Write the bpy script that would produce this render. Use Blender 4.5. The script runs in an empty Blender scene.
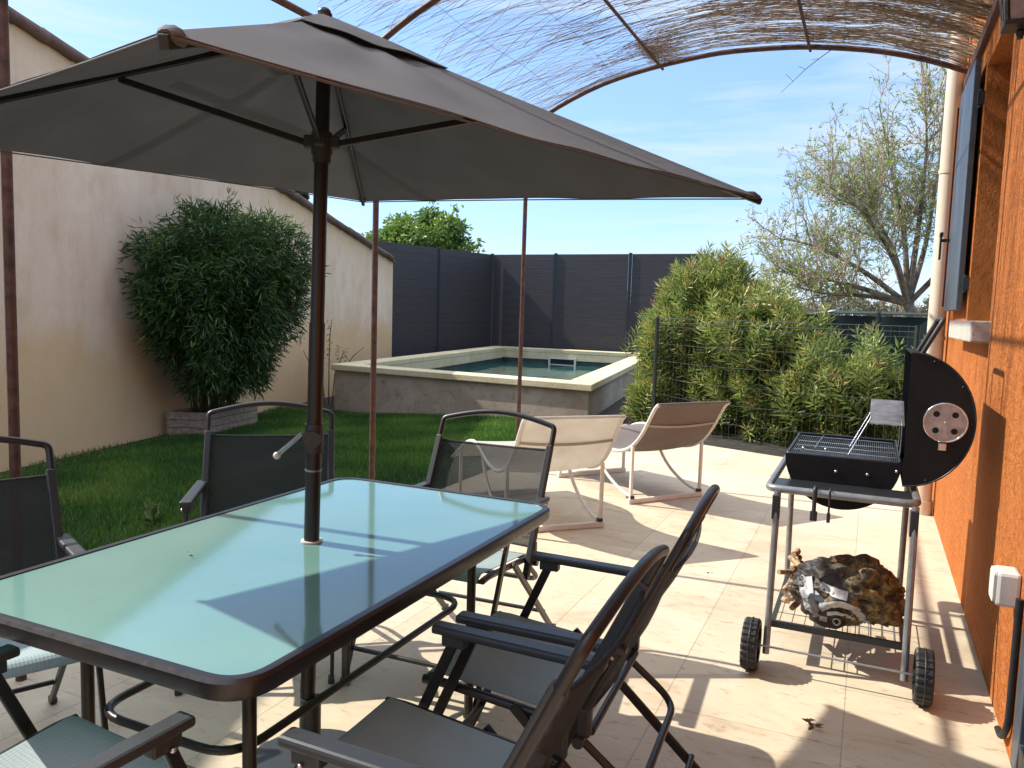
import bpy, bmesh, math, random
import numpy as np
from mathutils import Vector, Matrix, noise as mnoise
PI = math.pi
sc = bpy.context.scene
COL = sc.collection
rng = np.random.default_rng(7)
random.seed(7)
R_ = math.radians

# ------------------------------------------------------------------ materials
def new_mat(name):
    m = bpy.data.materials.new(name); m.use_nodes = True
    nt = m.node_tree; b = nt.nodes['Principled BSDF']
    return m, nt, b
def nd(nt, t, **kw):
    n = nt.nodes.new(t)
    for k, v in kw.items():
        if k.startswith('i_'): n.inputs[int(k[2:])].default_value = v
        else: setattr(n, k, v)
    return n
def ramp(nt, fac, stops):
    r = nt.nodes.new('ShaderNodeValToRGB')
    e = r.color_ramp.elements
    while len(e) < len(stops): e.new(0.5)
    for el, (p, c) in zip(e, stops):
        el.position = p; el.color = (*c, 1) if len(c) == 3 else c
    nt.links.new(fac, r.inputs[0]); return r
def noise(nt, vec, scale, detail=4, rough=.55, dist=0):
    n = nt.nodes.new('ShaderNodeTexNoise'); n.inputs['Scale'].default_value = scale
    n.inputs['Detail'].default_value = detail; n.inputs['Roughness'].default_value = rough
    n.inputs['Distortion'].default_value = dist
    if vec is not None: nt.links.new(vec, n.inputs['Vector'])
    return n
def mapping(nt, scale=(1,1,1), rot=(0,0,0), coord='Object'):
    tc = nt.nodes.new('ShaderNodeTexCoord'); mp = nt.nodes.new('ShaderNodeMapping')
    mp.inputs['Scale'].default_value = scale; mp.inputs['Rotation'].default_value = rot
    nt.links.new(tc.outputs[coord], mp.inputs['Vector']); return mp.outputs[0]
def mix(nt, a, b, fac, mode='MIX'):
    m = nt.nodes.new('ShaderNodeMix'); m.data_type = 'RGBA'; m.blend_type = mode
    for sock, v in ((m.inputs[6], a), (m.inputs[7], b), (m.inputs[0], fac)):
        if isinstance(v, bpy.types.NodeSocket): nt.links.new(v, sock)
        else: sock.default_value = v if isinstance(v, float) else (*v, 1)
    return m.outputs[2]
def bump(nt, b, h, strength, dist=.01):
    bp = nt.nodes.new('ShaderNodeBump'); bp.inputs['Strength'].default_value = strength
    bp.inputs['Distance'].default_value = dist
    nt.links.new(h, bp.inputs['Height']); nt.links.new(bp.outputs[0], b.inputs['Normal']); return bp
def simple(name, c, rough=.5, metal=0, var=.12, scale=30, bmp=0, c2=None, spec=None, coat=0, stretch=(1,1,1)):
    m, nt, b = new_mat(name)
    v = mapping(nt, stretch)
    n = noise(nt, v, scale)
    c2 = c2 or tuple(x*(1-var*2) for x in c); c1 = tuple(min(1, x*(1+var)) for x in c)
    r = ramp(nt, n.outputs[0], [(.3, c2), (.7, c1)])
    nt.links.new(r.outputs[0], b.inputs['Base Color'])
    b.inputs['Metallic'].default_value = metal
    rr = nt.nodes.new('ShaderNodeMapRange'); rr.inputs[3].default_value = max(.02, rough-.08); rr.inputs[4].default_value = min(1, rough+.1)
    nt.links.new(n.outputs[0], rr.inputs[0]); nt.links.new(rr.outputs[0], b.inputs['Roughness'])
    if spec is not None: b.inputs['Specular IOR Level'].default_value = spec
    if coat: b.inputs['Coat Weight'].default_value = coat
    if bmp:
        n2 = noise(nt, v, scale*3); bump(nt, b, n2.outputs[0], bmp, .003)
    return m
M = {}
M['black_tube'] = simple('black painted tube', (.010,.010,.012), .36, 0, .1, 60)
M['brown_tube'] = simple('dark bronze tube', (.014,.012,.012), .36, 0, .1, 60)
M['rust_steel'] = simple('rusty steel', (.10,.045,.03), .6, .1, .3, 25, .3)
M['plastic_grey'] = simple('dark grey plastic', (.028,.032,.036), .42, 0, .1, 200, .15)
M['bright_metal'] = simple('bright screw metal', (.6,.6,.6), .25, 1, .05)
M['silver_tube'] = simple('silver grey tube', (.30,.31,.32), .33, .6, .1, 30)
M['bbq_black'] = simple('barbecue black', (.008,.008,.009), .62, 0, .2, 40, .08, spec=.3)
M['bbq_gloss'] = simple('barbecue tray black', (.02,.022,.026), .3, 0, .1, 40)
M['chrome'] = simple('chrome wire', (.65,.65,.66), .18, 1, .05)
M['vent_steel'] = simple('stained vent steel', (.42,.36,.34), .35, .9, .2, 25)
M['rubber'] = simple('wheel rubber plastic', (.014,.014,.015), .5, 0, .1)
M['white_plastic'] = simple('off white plastic', (.62,.6,.56), .4, 0, .04)
M['ivory_frame'] = simple('ivory lounger frame', (.70,.68,.64), .35, 0, .05, 20)
M['cable'] = simple('black cable', (.012,.012,.014), .5, 0)
M['slate'] = simple('slate blue joinery', (.065,.08,.105), .45, 0, .08, 15)
M['iron'] = simple('dark iron', (.02,.02,.022), .5, .3)
M['pipe'] = simple('cream downpipe', (.62,.55,.45), .42, 0, .08, 6, stretch=(1,1,.2))
M['wood_planter'] = simple('weathered planter wood', (.30,.24,.18), .8, 0, .25, 6, .3, stretch=(.6,6,6))
M['lamp_glass'] = simple('dusty lamp glass', (.32,.28,.26), .15, 0, .1)
M['liner'] = simple('pool liner', (.035,.07,.07), .5, 0, .2, 4)
M['soil'] = simple('dark soil', (.03,.024,.018), .95, 0, .4, 12, .6)
M['fence_wire'] = simple('green grey wire', (.10,.12,.11), .4, .5, .1)
M['fence_post'] = simple('dark green post', (.02,.03,.027), .45, 0)
M['culm'] = simple('bamboo culm', (.06,.075,.03), .6, 0, .3)
M['stem'] = simple('shrub stem', (.12,.08,.045), .8, 0, .3)
M['bark'] = simple('almond bark', (.20,.165,.13), .9, 0, .35, 5, .6)
M['pink_twig'] = simple('pinkish brown twig', (.42,.32,.25), .8, 0, .2)
M['stick'] = simple('split firewood', (.42,.28,.16), .8, 0, .3, 40, .3)
M['dry_leaf'] = simple('dry leaf', (.16,.09,.035), .8, 0, .4, 40)

def reed_material():
    m, nt, b = new_mat('brushwood twig')
    a = nd(nt, 'ShaderNodeAttribute', attribute_name='tint')
    r = ramp(nt, a.outputs['Fac'], [(0, (.11,.08,.06)), (.5, (.24,.18,.13)), (1, (.46,.37,.27))])
    nt.links.new(r.outputs[0], b.inputs['Base Color']); b.inputs['Roughness'].default_value = .8
    return m
M['reed'] = reed_material()

def leaf_mat(name, stops, rough=.45, trans=.35):
    m, nt, b = new_mat(name)
    a = nd(nt, 'ShaderNodeAttribute', attribute_name='tint')
    r = ramp(nt, a.outputs['Fac'], stops)
    nt.links.new(r.outputs[0], b.inputs['Base Color']); b.inputs['Roughness'].default_value = rough
    t = nt.nodes.new('ShaderNodeBsdfTranslucent')
    br = mix(nt, r.outputs[0], (.9,1,.25), .25, 'MIX'); nt.links.new(r.outputs[0], t.inputs[0])
    ms = nt.nodes.new('ShaderNodeMixShader'); ms.inputs[0].default_value = trans
    nt.links.new(b.outputs[0], ms.inputs[1]); nt.links.new(t.outputs[0], ms.inputs[2])
    nt.links.new(ms.outputs[0], nt.nodes['Material Output'].inputs[0])
    return m
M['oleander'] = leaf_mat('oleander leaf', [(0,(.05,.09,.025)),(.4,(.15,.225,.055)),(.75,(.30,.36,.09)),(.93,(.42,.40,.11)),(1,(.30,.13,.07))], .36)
M['bamboo_leaf'] = leaf_mat('bamboo leaf', [(0,(.02,.052,.012)),(.6,(.058,.13,.026)),(.93,(.13,.21,.036)),(1,(.30,.36,.06))], .42)
M['almond_leaf'] = leaf_mat('young almond leaf', [(0,(.17,.27,.05)),(.55,(.30,.42,.09)),(.8,(.38,.38,.13)),(1,(.44,.28,.18))], .5)
M['broad_leaf'] = leaf_mat('broad leaf', [(0,(.05,.11,.02)),(.6,(.15,.25,.04)),(1,(.3,.38,.08))], .45)
M['needle'] = leaf_mat('conifer foliage', [(0,(.012,.03,.014)),(1,(.04,.07,.025))], .6, .15)
M['far_leaf'] = leaf_mat('distant scrub leaf', [(0,(.07,.07,.03)),(.6,(.13,.12,.06)),(1,(.20,.15,.10))], .7)
M['grass'] = leaf_mat('grass blade', [(0,(.034,.095,.016)),(.6,(.078,.20,.028)),(1,(.19,.29,.055))], .5)
M['weed'] = leaf_mat('weed leaf', [(0,(.05,.1,.02)),(1,(.16,.24,.06))], .5)

def fabric(name, c, alpha=.1, trans=.15, freq=700, rough=.7, c2=None):
    m, nt, b = new_mat(name)
    v = mapping(nt, (1,1,1))
    n = noise(nt, v, 5, 5)
    r = ramp(nt, n.outputs[0], [(.3, c2 or tuple(x*.90 for x in c)), (.7, tuple(x*1.06 for x in c))])
    nt.links.new(r.outputs[0], b.inputs['Base Color']); b.inputs['Roughness'].default_value = rough
    w1 = nd(nt, 'ShaderNodeTexWave', wave_type='BANDS', bands_direction='X'); w1.inputs['Scale'].default_value = freq/20
    w2 = nd(nt, 'ShaderNodeTexWave', wave_type='BANDS', bands_direction='Y'); w2.inputs['Scale'].default_value = freq/20
    for w in (w1, w2): nt.links.new(v, w.inputs['Vector'])
    mm = nt.nodes.new('ShaderNodeMath'); mm.operation = 'ADD'
    nt.links.new(w1.outputs['Fac'], mm.inputs[0]); nt.links.new(w2.outputs['Fac'], mm.inputs[1])
    bump(nt, b, mm.outputs[0], .35, .001)
    t = nt.nodes.new('ShaderNodeBsdfTranslucent'); nt.links.new(r.outputs[0], t.inputs[0])
    ms = nt.nodes.new('ShaderNodeMixShader'); ms.inputs[0].default_value = trans
    nt.links.new(b.outputs[0], ms.inputs[1]); nt.links.new(t.outputs[0], ms.inputs[2])
    out = ms.outputs[0]
    if alpha:
        tr = nt.nodes.new('ShaderNodeBsdfTransparent')
        m2 = nt.nodes.new('ShaderNodeMixShader')
        m2.inputs[0].default_value = alpha
        nt.links.new(out, m2.inputs[1]); nt.links.new(tr.outputs[0], m2.inputs[2]); out = m2.outputs[0]
    nt.links.new(out, nt.nodes['Material Output'].inputs[0])
    return m
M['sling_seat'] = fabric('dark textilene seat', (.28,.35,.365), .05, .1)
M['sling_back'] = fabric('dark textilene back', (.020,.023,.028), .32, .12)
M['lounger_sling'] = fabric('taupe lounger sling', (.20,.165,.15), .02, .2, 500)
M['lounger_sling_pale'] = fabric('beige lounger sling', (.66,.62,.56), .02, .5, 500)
M['lounger_pillow'] = fabric('lounger head band', (.38,.30,.24), 0, .1, 500)
M['canopy'] = fabric('grey brown canopy cloth', (.160,.163,.175), 0, .46, 900, .75)

def floor_mat():
    m, nt, b = new_mat('travertine paving')
    v = mapping(nt, (1,1,1), (0,0,R_(90)))
    br = nd(nt, 'ShaderNodeTexBrick', offset=.5, squash=1)
    br.inputs['Scale'].default_value = 1; br.inputs['Brick Width'].default_value = .90; br.inputs['Row Height'].default_value = .60
    br.inputs['Mortar Size'].default_value = .0028; br.inputs['Mortar Smooth'].default_value = .3; br.inputs['Bias'].default_value = 0
    br.inputs['Color1'].default_value = (.575,.525,.42,1); br.inputs['Color2'].default_value = (.53,.475,.37,1); br.inputs['Mortar'].default_value = (.42,.37,.295,1)
    nv = noise(nt, v, 1.7, 3, .5); ad = nt.nodes.new('ShaderNodeVectorMath'); ad.operation = 'MULTIPLY_ADD'
    nt.links.new(nv.outputs['Color'], ad.inputs[0]); ad.inputs[1].default_value = (.004,.004,0); nt.links.new(v, ad.inputs[2])
    nt.links.new(ad.outputs[0], br.inputs['Vector'])
    n1 = noise(nt, mapping(nt, (1.2,2.2,1), (0,0,R_(14))), 1.6, 9, .66, 1.2)
    r1 = ramp(nt, n1.outputs[0], [(.28,(.74,.66,.60)), (.42,(.98,.93,.88)), (.55,(1.02,1,.97)), (.72,(1.22,1.18,1.1))])
    c = mix(nt, br.outputs[0], r1.outputs[0], 1.0, 'MULTIPLY')
    n2 = noise(nt, mapping(nt, (3,6,3), (0,0,R_(-8))), 4.5, 8, .72, .5)
    r2 = ramp(nt, n2.outputs[0], [(.36,(.55,.44,.36)), (.44,(1,1,1)), (1,(1.04,1.04,1.04))])
    c = mix(nt, c, r2.outputs[0], .5, 'MULTIPLY')
    n3 = noise(nt, mapping(nt, (1,2.6,1)), 26, 4, .75)          # pits of the stone
    r3 = ramp(nt, n3.outputs[0], [(.285,(.32,.26,.22)), (.33,(1,1,1))])
    c = mix(nt, c, r3.outputs[0], .8, 'MULTIPLY')
    n4 = noise(nt, mapping(nt), .6, 4, .6)
    r4 = ramp(nt, n4.outputs[0], [(.3,(.82,.76,.72)), (.7,(1.08,1.06,1.02))])
    c = mix(nt, c, r4.outputs[0], .9, 'MULTIPLY')
    nt.links.new(c, b.inputs['Base Color']); b.inputs['Roughness'].default_value = .62
    inv = nt.nodes.new('ShaderNodeMath'); inv.operation = 'MULTIPLY_ADD'
    nt.links.new(br.outputs['Fac'], inv.inputs[0]); inv.inputs[1].default_value = -1.2; nt.links.new(r3.outputs[0], inv.inputs[2])
    bump(nt, b, inv.outputs[0], .5, .004)
    return m
M['floor'] = floor_mat()

def stucco(name, c1, c2, c3=None, sc1=1.2, grain=90, bs=.8, bd=.012):
    m, nt, b = new_mat(name)
    v = mapping(nt)
    n = noise(nt, v, sc1, 6, .6)
    r = ramp(nt, n.outputs[0], [(.3, c1), (.7, c2)])
    out = r.outputs[0]
    g = noise(nt, mapping(nt, (1,1,.75)), grain, 5, .7)
    rg = ramp(nt, g.outputs[0], [(.3,(.72,.72,.72)), (.6,(1.05,1.05,1.05))])
    out = mix(nt, out, rg.outputs[0], .6, 'MULTIPLY')
    nt.links.new(out, b.inputs['Base Color']); b.inputs['Roughness'].default_value = .9
    b.inputs['Specular IOR Level'].default_value = .2
    bump(nt, b, g.outputs[0], bs, bd)
    return m
M['orange_wall'] = stucco('orange roughcast', (.50,.155,.038), (.60,.20,.052), sc1=2.5, grain=34, bs=1.0, bd=.035)

def plaster():
    m, nt, b = new_mat('aged peach plaster')
    v = mapping(nt)
    n = noise(nt, v, .55, 7, .6, .4)
    r = ramp(nt, n.outputs[0], [(.3,(.61,.46,.33)), (.5,(.69,.54,.41)), (.7,(.75,.61,.48))])
    n2 = noise(nt, mapping(nt, (1,1,.6)), 3.5, 8, .7)
    r2 = ramp(nt, n2.outputs[0], [(.32,(.74,.66,.58)), (.48,(.95,.92,.88)), (.6,(1.03,1.03,1.03))])
    c = mix(nt, r.outputs[0], r2.outputs[0], .5, 'MULTIPLY')
    st = noise(nt, mapping(nt, (5,5,.35)), 1.6, 6, .6); rs_ = ramp(nt, st.outputs[0], [(.36,(.86,.81,.76)), (.5,(1,1,1))]); c = mix(nt, c, rs_.outputs[0], .28, 'MULTIPLY')
    # ochre damp stain: a band near the foot of the wall and under the verge (uneven edge)
    tc = nt.nodes.new('ShaderNodeTexCoord'); sp = nt.nodes.new('ShaderNodeSeparateXYZ'); nt.links.new(tc.outputs['Object'], sp.inputs[0])
    nn = noise(nt, v, .9, 5, .6)
    ma = nt.nodes.new('ShaderNodeMath'); ma.operation = 'MULTIPLY_ADD'; nt.links.new(nn.outputs[0], ma.inputs[0]); ma.inputs[1].default_value = -1.5; nt.links.new(sp.outputs['Z'], ma.inputs[2])
    r3 = ramp(nt, ma.outputs[0], [(0,(1,1,1)), (.5,(0,0,0))])
    mr = nt.nodes.new('ShaderNodeMath'); mr.operation = 'MULTIPLY'; nt.links.new(r3.outputs[0], mr.inputs[0]); mr.inputs[1].default_value = .75
    c = mix(nt, c, (.60,.40,.20), mr.outputs[0])
    mb = nt.nodes.new('ShaderNodeMath'); mb.operation = 'MULTIPLY_ADD'; nt.links.new(sp.outputs['Y'], mb.inputs[0]); mb.inputs[1].default_value = .16; nt.links.new(sp.outputs['Z'], mb.inputs[2])
    mb2 = nt.nodes.new('ShaderNodeMath'); mb2.operation = 'MULTIPLY_ADD'; nt.links.new(nn.outputs[0], mb2.inputs[0]); mb2.inputs[1].default_value = .8; nt.links.new(mb.outputs[0], mb2.inputs[2])
    r5 = ramp(nt, mb2.outputs[0], [(0,(0,0,0)),(1,(1,1,1))]); 
    mp = nt.nodes.new('ShaderNodeMapRange'); mp.inputs[1].default_value = 4.75; mp.inputs[2].default_value = 5.3; mp.inputs[4].default_value = .6
    nt.links.new(mb2.outputs[0], mp.inputs[0])
    c = mix(nt, c, (.60,.40,.17), mp.outputs[0])
    nt.links.new(c, b.inputs['Base Color']); b.inputs['Roughness'].default_value = .92; b.inputs['Specular IOR Level'].default_value = .2
    g = noise(nt, v, 22, 6, .65); bump(nt, b, g.outputs[0], .4, .01)
    return m
M['plaster'] = plaster()

def stone(name, c1, c2, grain=30, pits=True, rough=.85):
    m, nt, b = new_mat(name)
    v = mapping(nt)
    n = noise(nt, v, 1.3, 8, .65, .3)
    r = ramp(nt, n.outputs[0], [(.3, c1), (.68, c2)])
    g = noise(nt, v, grain, 5, .7)
    rg = ramp(nt, g.outputs[0], [(.33,(.55,.5,.42)), (.45,(1,1,1))])
    c = mix(nt, r.outputs[0], rg.outputs[0], .7, 'MULTIPLY')
    nt.links.new(c, b.inputs['Base Color']); b.inputs['Roughness'].default_value = rough
    bump(nt, b, g.outputs[0], .6, .008); return m
M['coping'] = stone('reconstituted stone coping', (.46,.38,.22), (.62,.55,.38), 28)
M['render_grey'] = stone('bare grey render', (.25,.19,.13), (.42,.355,.28), 9)
M['sill'] = stone('pale stone sill', (.45,.41,.36), (.6,.56,.5), 50)
M['rooftile'] = stone('old clay tile', (.07,.045,.035), (.17,.11,.085), 14)
M['ground'] = stone('dry field ground', (.14,.12,.06), (.24,.20,.12), 3)

def boards():
    m, nt, b = new_mat('anthracite composite boards')
    tc = nt.nodes.new('ShaderNodeTexCoord'); sp = nt.nodes.new('ShaderNodeSeparateXYZ'); nt.links.new(tc.outputs['Object'], sp.inputs[0])
    n = noise(nt, mapping(nt, (1,1,12)), 3, 5, .6)
    r = ramp(nt, n.outputs[0], [(.3,(.030,.026,.030)), (.7,(.046,.041,.046))])
    nt.links.new(r.outputs[0], b.inputs['Base Color']); b.inputs['Roughness'].default_value = .55
    return m
M['boards'] = boards()
M['board_post'] = simple('anthracite post', (.02,.028,.038), .65, 0, .08)
M['privacy'] = fabric('dark green privacy mesh', (.010,.024,.022), 0, .05, 300, .95)
M['tarp_light'] = simple('pale tarpaulin', (.35,.38,.36), .6)

def glass_top():
    m, nt, b = new_mat('frosted teal glass')
    n = noise(nt, mapping(nt), 2.2, 4, .5)
    r = ramp(nt, n.outputs[0], [(.3,(.33,.66,.60)), (.7,(.42,.74,.68))])
    n2 = noise(nt, mapping(nt, (1,1,1)), 18, 6, .75)
    r2 = ramp(nt, n2.outputs[0], [(.55,(1,1,1)), (.8,(.9,.93,.9))])
    c = mix(nt, r.outputs[0], r2.outputs[0], 1.0, 'MULTIPLY')
    nt.links.new(c, b.inputs['Base Color']); b.inputs['Roughness'].default_value = .035; b.inputs['IOR'].default_value = 1.55
    t = nt.nodes.new('ShaderNodeBsdfTranslucent'); nt.links.new(c, t.inputs[0])
    ms = nt.nodes.new('ShaderNodeMixShader'); ms.inputs[0].default_value = .62
    nt.links.new(b.outputs[0], ms.inputs[1]); nt.links.new(t.outputs[0], ms.inputs[2])
    g = nt.nodes.new('ShaderNodeBsdfGlossy'); g.inputs['Roughness'].default_value = .085; g.inputs['Color'].default_value = (1,1,1,1)
    f = nt.nodes.new('ShaderNodeFresnel'); f.inputs[0].default_value = 1.45
    m3 = nt.nodes.new('ShaderNodeMath'); m3.operation = 'MULTIPLY'; m3.inputs[1].default_value = .95; nt.links.new(f.outputs[0], m3.inputs[0])
    m2 = nt.nodes.new('ShaderNodeMixShader'); nt.links.new(m3.outputs[0], m2.inputs[0]); nt.links.new(ms.outputs[0], m2.inputs[1]); nt.links.new(g.outputs[0], m2.inputs[2])
    b.inputs['Specular IOR Level'].default_value = 0.25
    nt.links.new(m2.outputs[0], nt.nodes['Material Output'].inputs[0])
    return m
M['glass'] = glass_top()
def water_mat():
    m, nt, b = new_mat('pool water surface')
    b.inputs['Base Color'].default_value = (.05,.15,.14,1); b.inputs['Roughness'].default_value = .03
    b.inputs['Transmission Weight'].default_value = .45; b.inputs['IOR'].default_value = 1.33
    n = noise(nt, mapping(nt, (1,1,1)), 2.5, 3, .5); bump(nt, b, n.outputs[0], .12, .05); return m
M['water'] = water_mat()
def bag_mat():
    m, nt, b = new_mat('printed charcoal bag paper')
    v = mapping(nt)
    vo = nd(nt, 'ShaderNodeTexVoronoi'); vo.inputs['Scale'].default_value = 9; nt.links.new(v, vo.inputs['Vector'])
    sp = nt.nodes.new('ShaderNodeSeparateColor'); nt.links.new(vo.outputs['Color'], sp.inputs[0])
    r = ramp(nt, sp.outputs[0], [(0,(.02,.016,.014)), (.38,(.05,.035,.025)), (.5,(.30,.32,.34)), (.62,(.03,.02,.018)), (.8,(.10,.07,.03))])
    r.color_ramp.interpolation = 'CONSTANT'
    sx = nt.nodes.new('ShaderNodeSeparateXYZ'); nt.links.new(v, sx.inputs[0])
    n = noise(nt, v, 14, 5, .7)
    ro = ramp(nt, n.outputs[0], [(.35,(.02,.016,.012)), (.47,(.09,.06,.03)), (.55,(.30,.22,.07)), (.60,(.07,.07,.035)), (.7,(.28,.20,.11))])
    mr = nt.nodes.new('ShaderNodeMapRange'); mr.inputs[1].default_value = -.03; mr.inputs[2].default_value = .03; nt.links.new(sx.outputs['X'], mr.inputs[0])
    c = mix(nt, r.outputs[0], ro.outputs[0], mr.outputs[0])
    nt.links.new(c, b.inputs['Base Color']); b.inputs['Roughness'].default_value = .62
    g = noise(nt, v, 22, 3, .5); bump(nt, b, g.outputs[0], .5, .01); return m
M['bag'] = bag_mat()
M['bag_white'] = simple('white printed band', (.55,.56,.56), .45, 0, .15, 60)
M['bag_red'] = simple('red printed patch', (.45,.10,.08), .5, 0, .2, 60)
M['bag_grey'] = simple('grey printed patch', (.24,.25,.26), .45, 0, .2, 60)
M['bag_brown'] = simple('torn brown kraft paper', (.16,.08,.03), .7, 0, .4, 30)

# ------------------------------------------------------------------ mesh builder
class MB:
    def __init__(s): s.v = []; s.f = []; s.sm = []
    def add(s, vs, fs, smooth=False, mx=None):
        o = len(s.v)
        s.v += [tuple(mx @ Vector(p)) if mx else tuple(p) for p in vs]
        s.f += [tuple(i+o for i in f) for f in fs]; s.sm += [smooth]*len(fs); return s
    def box(s, c, d, rz=0, bev=0, mx=None):
        bm = bmesh.new(); bmesh.ops.create_cube(bm, size=1)
        for v in bm.verts: v.co = Vector((v.co.x*d[0], v.co.y*d[1], v.co.z*d[2]))
        if bev: bmesh.ops.bevel(bm, geom=bm.edges[:], offset=bev, segments=2, affect='EDGES', profile=.5)
        T = Matrix.Translation(c) @ Matrix.Rotation(rz, 4, 'Z')
        if mx: T = mx @ T
        bm.verts.ensure_lookup_table(); bm.faces.ensure_lookup_table()
        s.add([T @ v.co for v in bm.verts], [[v.index for v in f.verts] for f in bm.faces], False); bm.free(); return s
    def bar(s, a, b, w, h, up=(0,0,1), bev=0):            # rectangular bar from a to b
        a, b = Vector(a), Vector(b); d = (b-a); L = d.length; d.normalize()
        side = d.cross(Vector(up)); 
        if side.length < 1e-4: side = d.cross(Vector((1,0,0)))
        side.normalize(); u = side.cross(d)
        mxx = Matrix(((side.x,d.x,u.x,0),(side.y,d.y,u.y,0),(side.z,d.z,u.z,0),(0,0,0,1)))
        mxx = Matrix.Translation((a+b)/2) @ mxx
        return s.box((0,0,0), (w,L,h), 0, bev, mxx)
    def tube(s, pts, r, seg=10, closed=False, cap=True, flat=1.0):
        P = [Vector(p) for p in pts]; n = len(P); vs = []
        rs = r if isinstance(r, (list, tuple)) else [r]*n
        prev = None
        for i in range(n):
            if closed: t = (P[(i+1)%n]-P[i-1])
            else: t = P[min(i+1,n-1)]-P[max(i-1,0)]
            t.normalize()
            if prev is None:
                up = Vector((0,0,1)) if abs(t.z) < .9 else Vector((1,0,0))
                u = t.cross(up).normalized()
            else:
                u = (prev - t*prev.dot(t))
                if u.length < 1e-5: u = t.orthogonal()
                u.normalize()
            prev = u; w = t.cross(u)
            for k in range(seg):
                a = 2*PI*k/seg; vs.append(P[i] + (u*math.cos(a) + w*math.sin(a)*flat)*rs[i])
        fs = []
        for i in range(n if closed else n-1):
            j = (i+1) % n
            for k in range(seg):
                l = (k+1) % seg; fs.append((i*seg+k, i*seg+l, j*seg+l, j*seg+k))
        s.add(vs, fs, True)
        if cap and not closed:
            s.add(vs[:seg][::-1], [tuple(range(seg))]); s.add(vs[-seg:], [tuple(range(seg))])
        return s
    def cyl(s, a, b, r, seg=20, r2=None): return s.tube([a, b], [r, r if r2 is None else r2], seg)
    def sphere(s, c, r, sx=1, sy=1, sz=1, seg=16):
        bm = bmesh.new(); bmesh.ops.create_uvsphere(bm, u_segments=seg, v_segments=max(6, seg//2), radius=r)
        bm.verts.ensure_lookup_table()
        s.add([(c[0]+v.co.x*sx, c[1]+v.co.y*sy, c[2]+v.co.z*sz) for v in bm.verts], [[v.index for v in f.verts] for f in bm.faces], True); bm.free(); return s
    def prism(s, poly, z0, z1):                            # vertical prism over an xy polygon
        n = len(poly); vs = [(x,y,z0) for x,y in poly]+[(x,y,z1) for x,y in poly]
        return s.add(vs, [tuple(range(n))[::-1], tuple(range(n,2*n))]+[(i,(i+1)%n,n+(i+1)%n,n+i) for i in range(n)])
    def grid(s, rows, thick=0, smooth=True):               # rows: list of lists of points
        R, C = len(rows), len(rows[0]); vs = [Vector(p) for r in rows for p in r]
        fs = [(i*C+j, i*C+j+1, (i+1)*C+j+1, (i+1)*C+j) for i in range(R-1) for j in range(C-1)]
        if not thick: return s.add(vs, fs, smooth)
        nr = [Vector((0,0,0)) for _ in vs]
        for f in fs:
            nn = (vs[f[1]]-vs[f[0]]).cross(vs[f[3]]-vs[f[0]])
            for k in f: nr[k] += nn
        nr = [x.normalized() for x in nr]; N = len(vs)
        top = [v+n_*thick/2 for v, n_ in zip(vs, nr)]; bot = [v-n_*thick/2 for v, n_ in zip(vs, nr)]
        s.add(top+bot, fs+[tuple(k+N for k in f[::-1]) for f in fs], smooth)
        bd = [j for j in range(C)]+[i*C+C-1 for i in range(1,R)]+[(R-1)*C+j for j in range(C-2,-1,-1)]+[i*C for i in range(R-2,0,-1)]
        return s.add(top+bot, [(bd[k]+N, bd[(k+1)%len(bd)]+N, bd[(k+1)%len(bd)], bd[k]) for k in range(len(bd))], False)
    def build(s, name, mat, parent=None):
        me = bpy.data.meshes.new(name); me.from_pydata(s.v, [], s.f); me.materials.append(M[mat] if isinstance(mat, str) else mat)
        me.polygons.foreach_set('use_smooth', s.sm); me.update()
        o = bpy.data.objects.new(name, me); COL.objects.link(o)
        if parent: o.parent = parent
        return o
def tag(o, label=None, cat=None, group=None, kind=None):
    if label: o['label'] = label
    if cat: o['category'] = cat
    if group: o['group'] = group
    if kind: o['kind'] = kind
    return o
def thing(name, label, cat, loc=(0,0,0), rz=0, group=None):
    o = bpy.data.objects.new(name, None); COL.objects.link(o); o.location = loc; o.rotation_euler = (0,0,rz); o.empty_display_size = .1
    return tag(o, label, cat, group)
def fillet(pts, r, n=5, closed=False):
    P = [Vector(p) for p in pts]; out = []; N = len(P)
    for i in range(N):
        if not closed and i in (0, N-1): out.append(P[i]); continue
        a, b, c = P[i-1], P[i], P[(i+1)%N]
        d1 = (a-b); d2 = (c-b); rr = min(r, d1.length*.49, d2.length*.49)
        p, q = b+d1.normalized()*rr, b+d2.normalized()*rr
        for k in range(n+1):
            t = k/n; out.append(p*(1-t)**2 + b*2*t*(1-t) + q*t*t)
    return out
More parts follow.
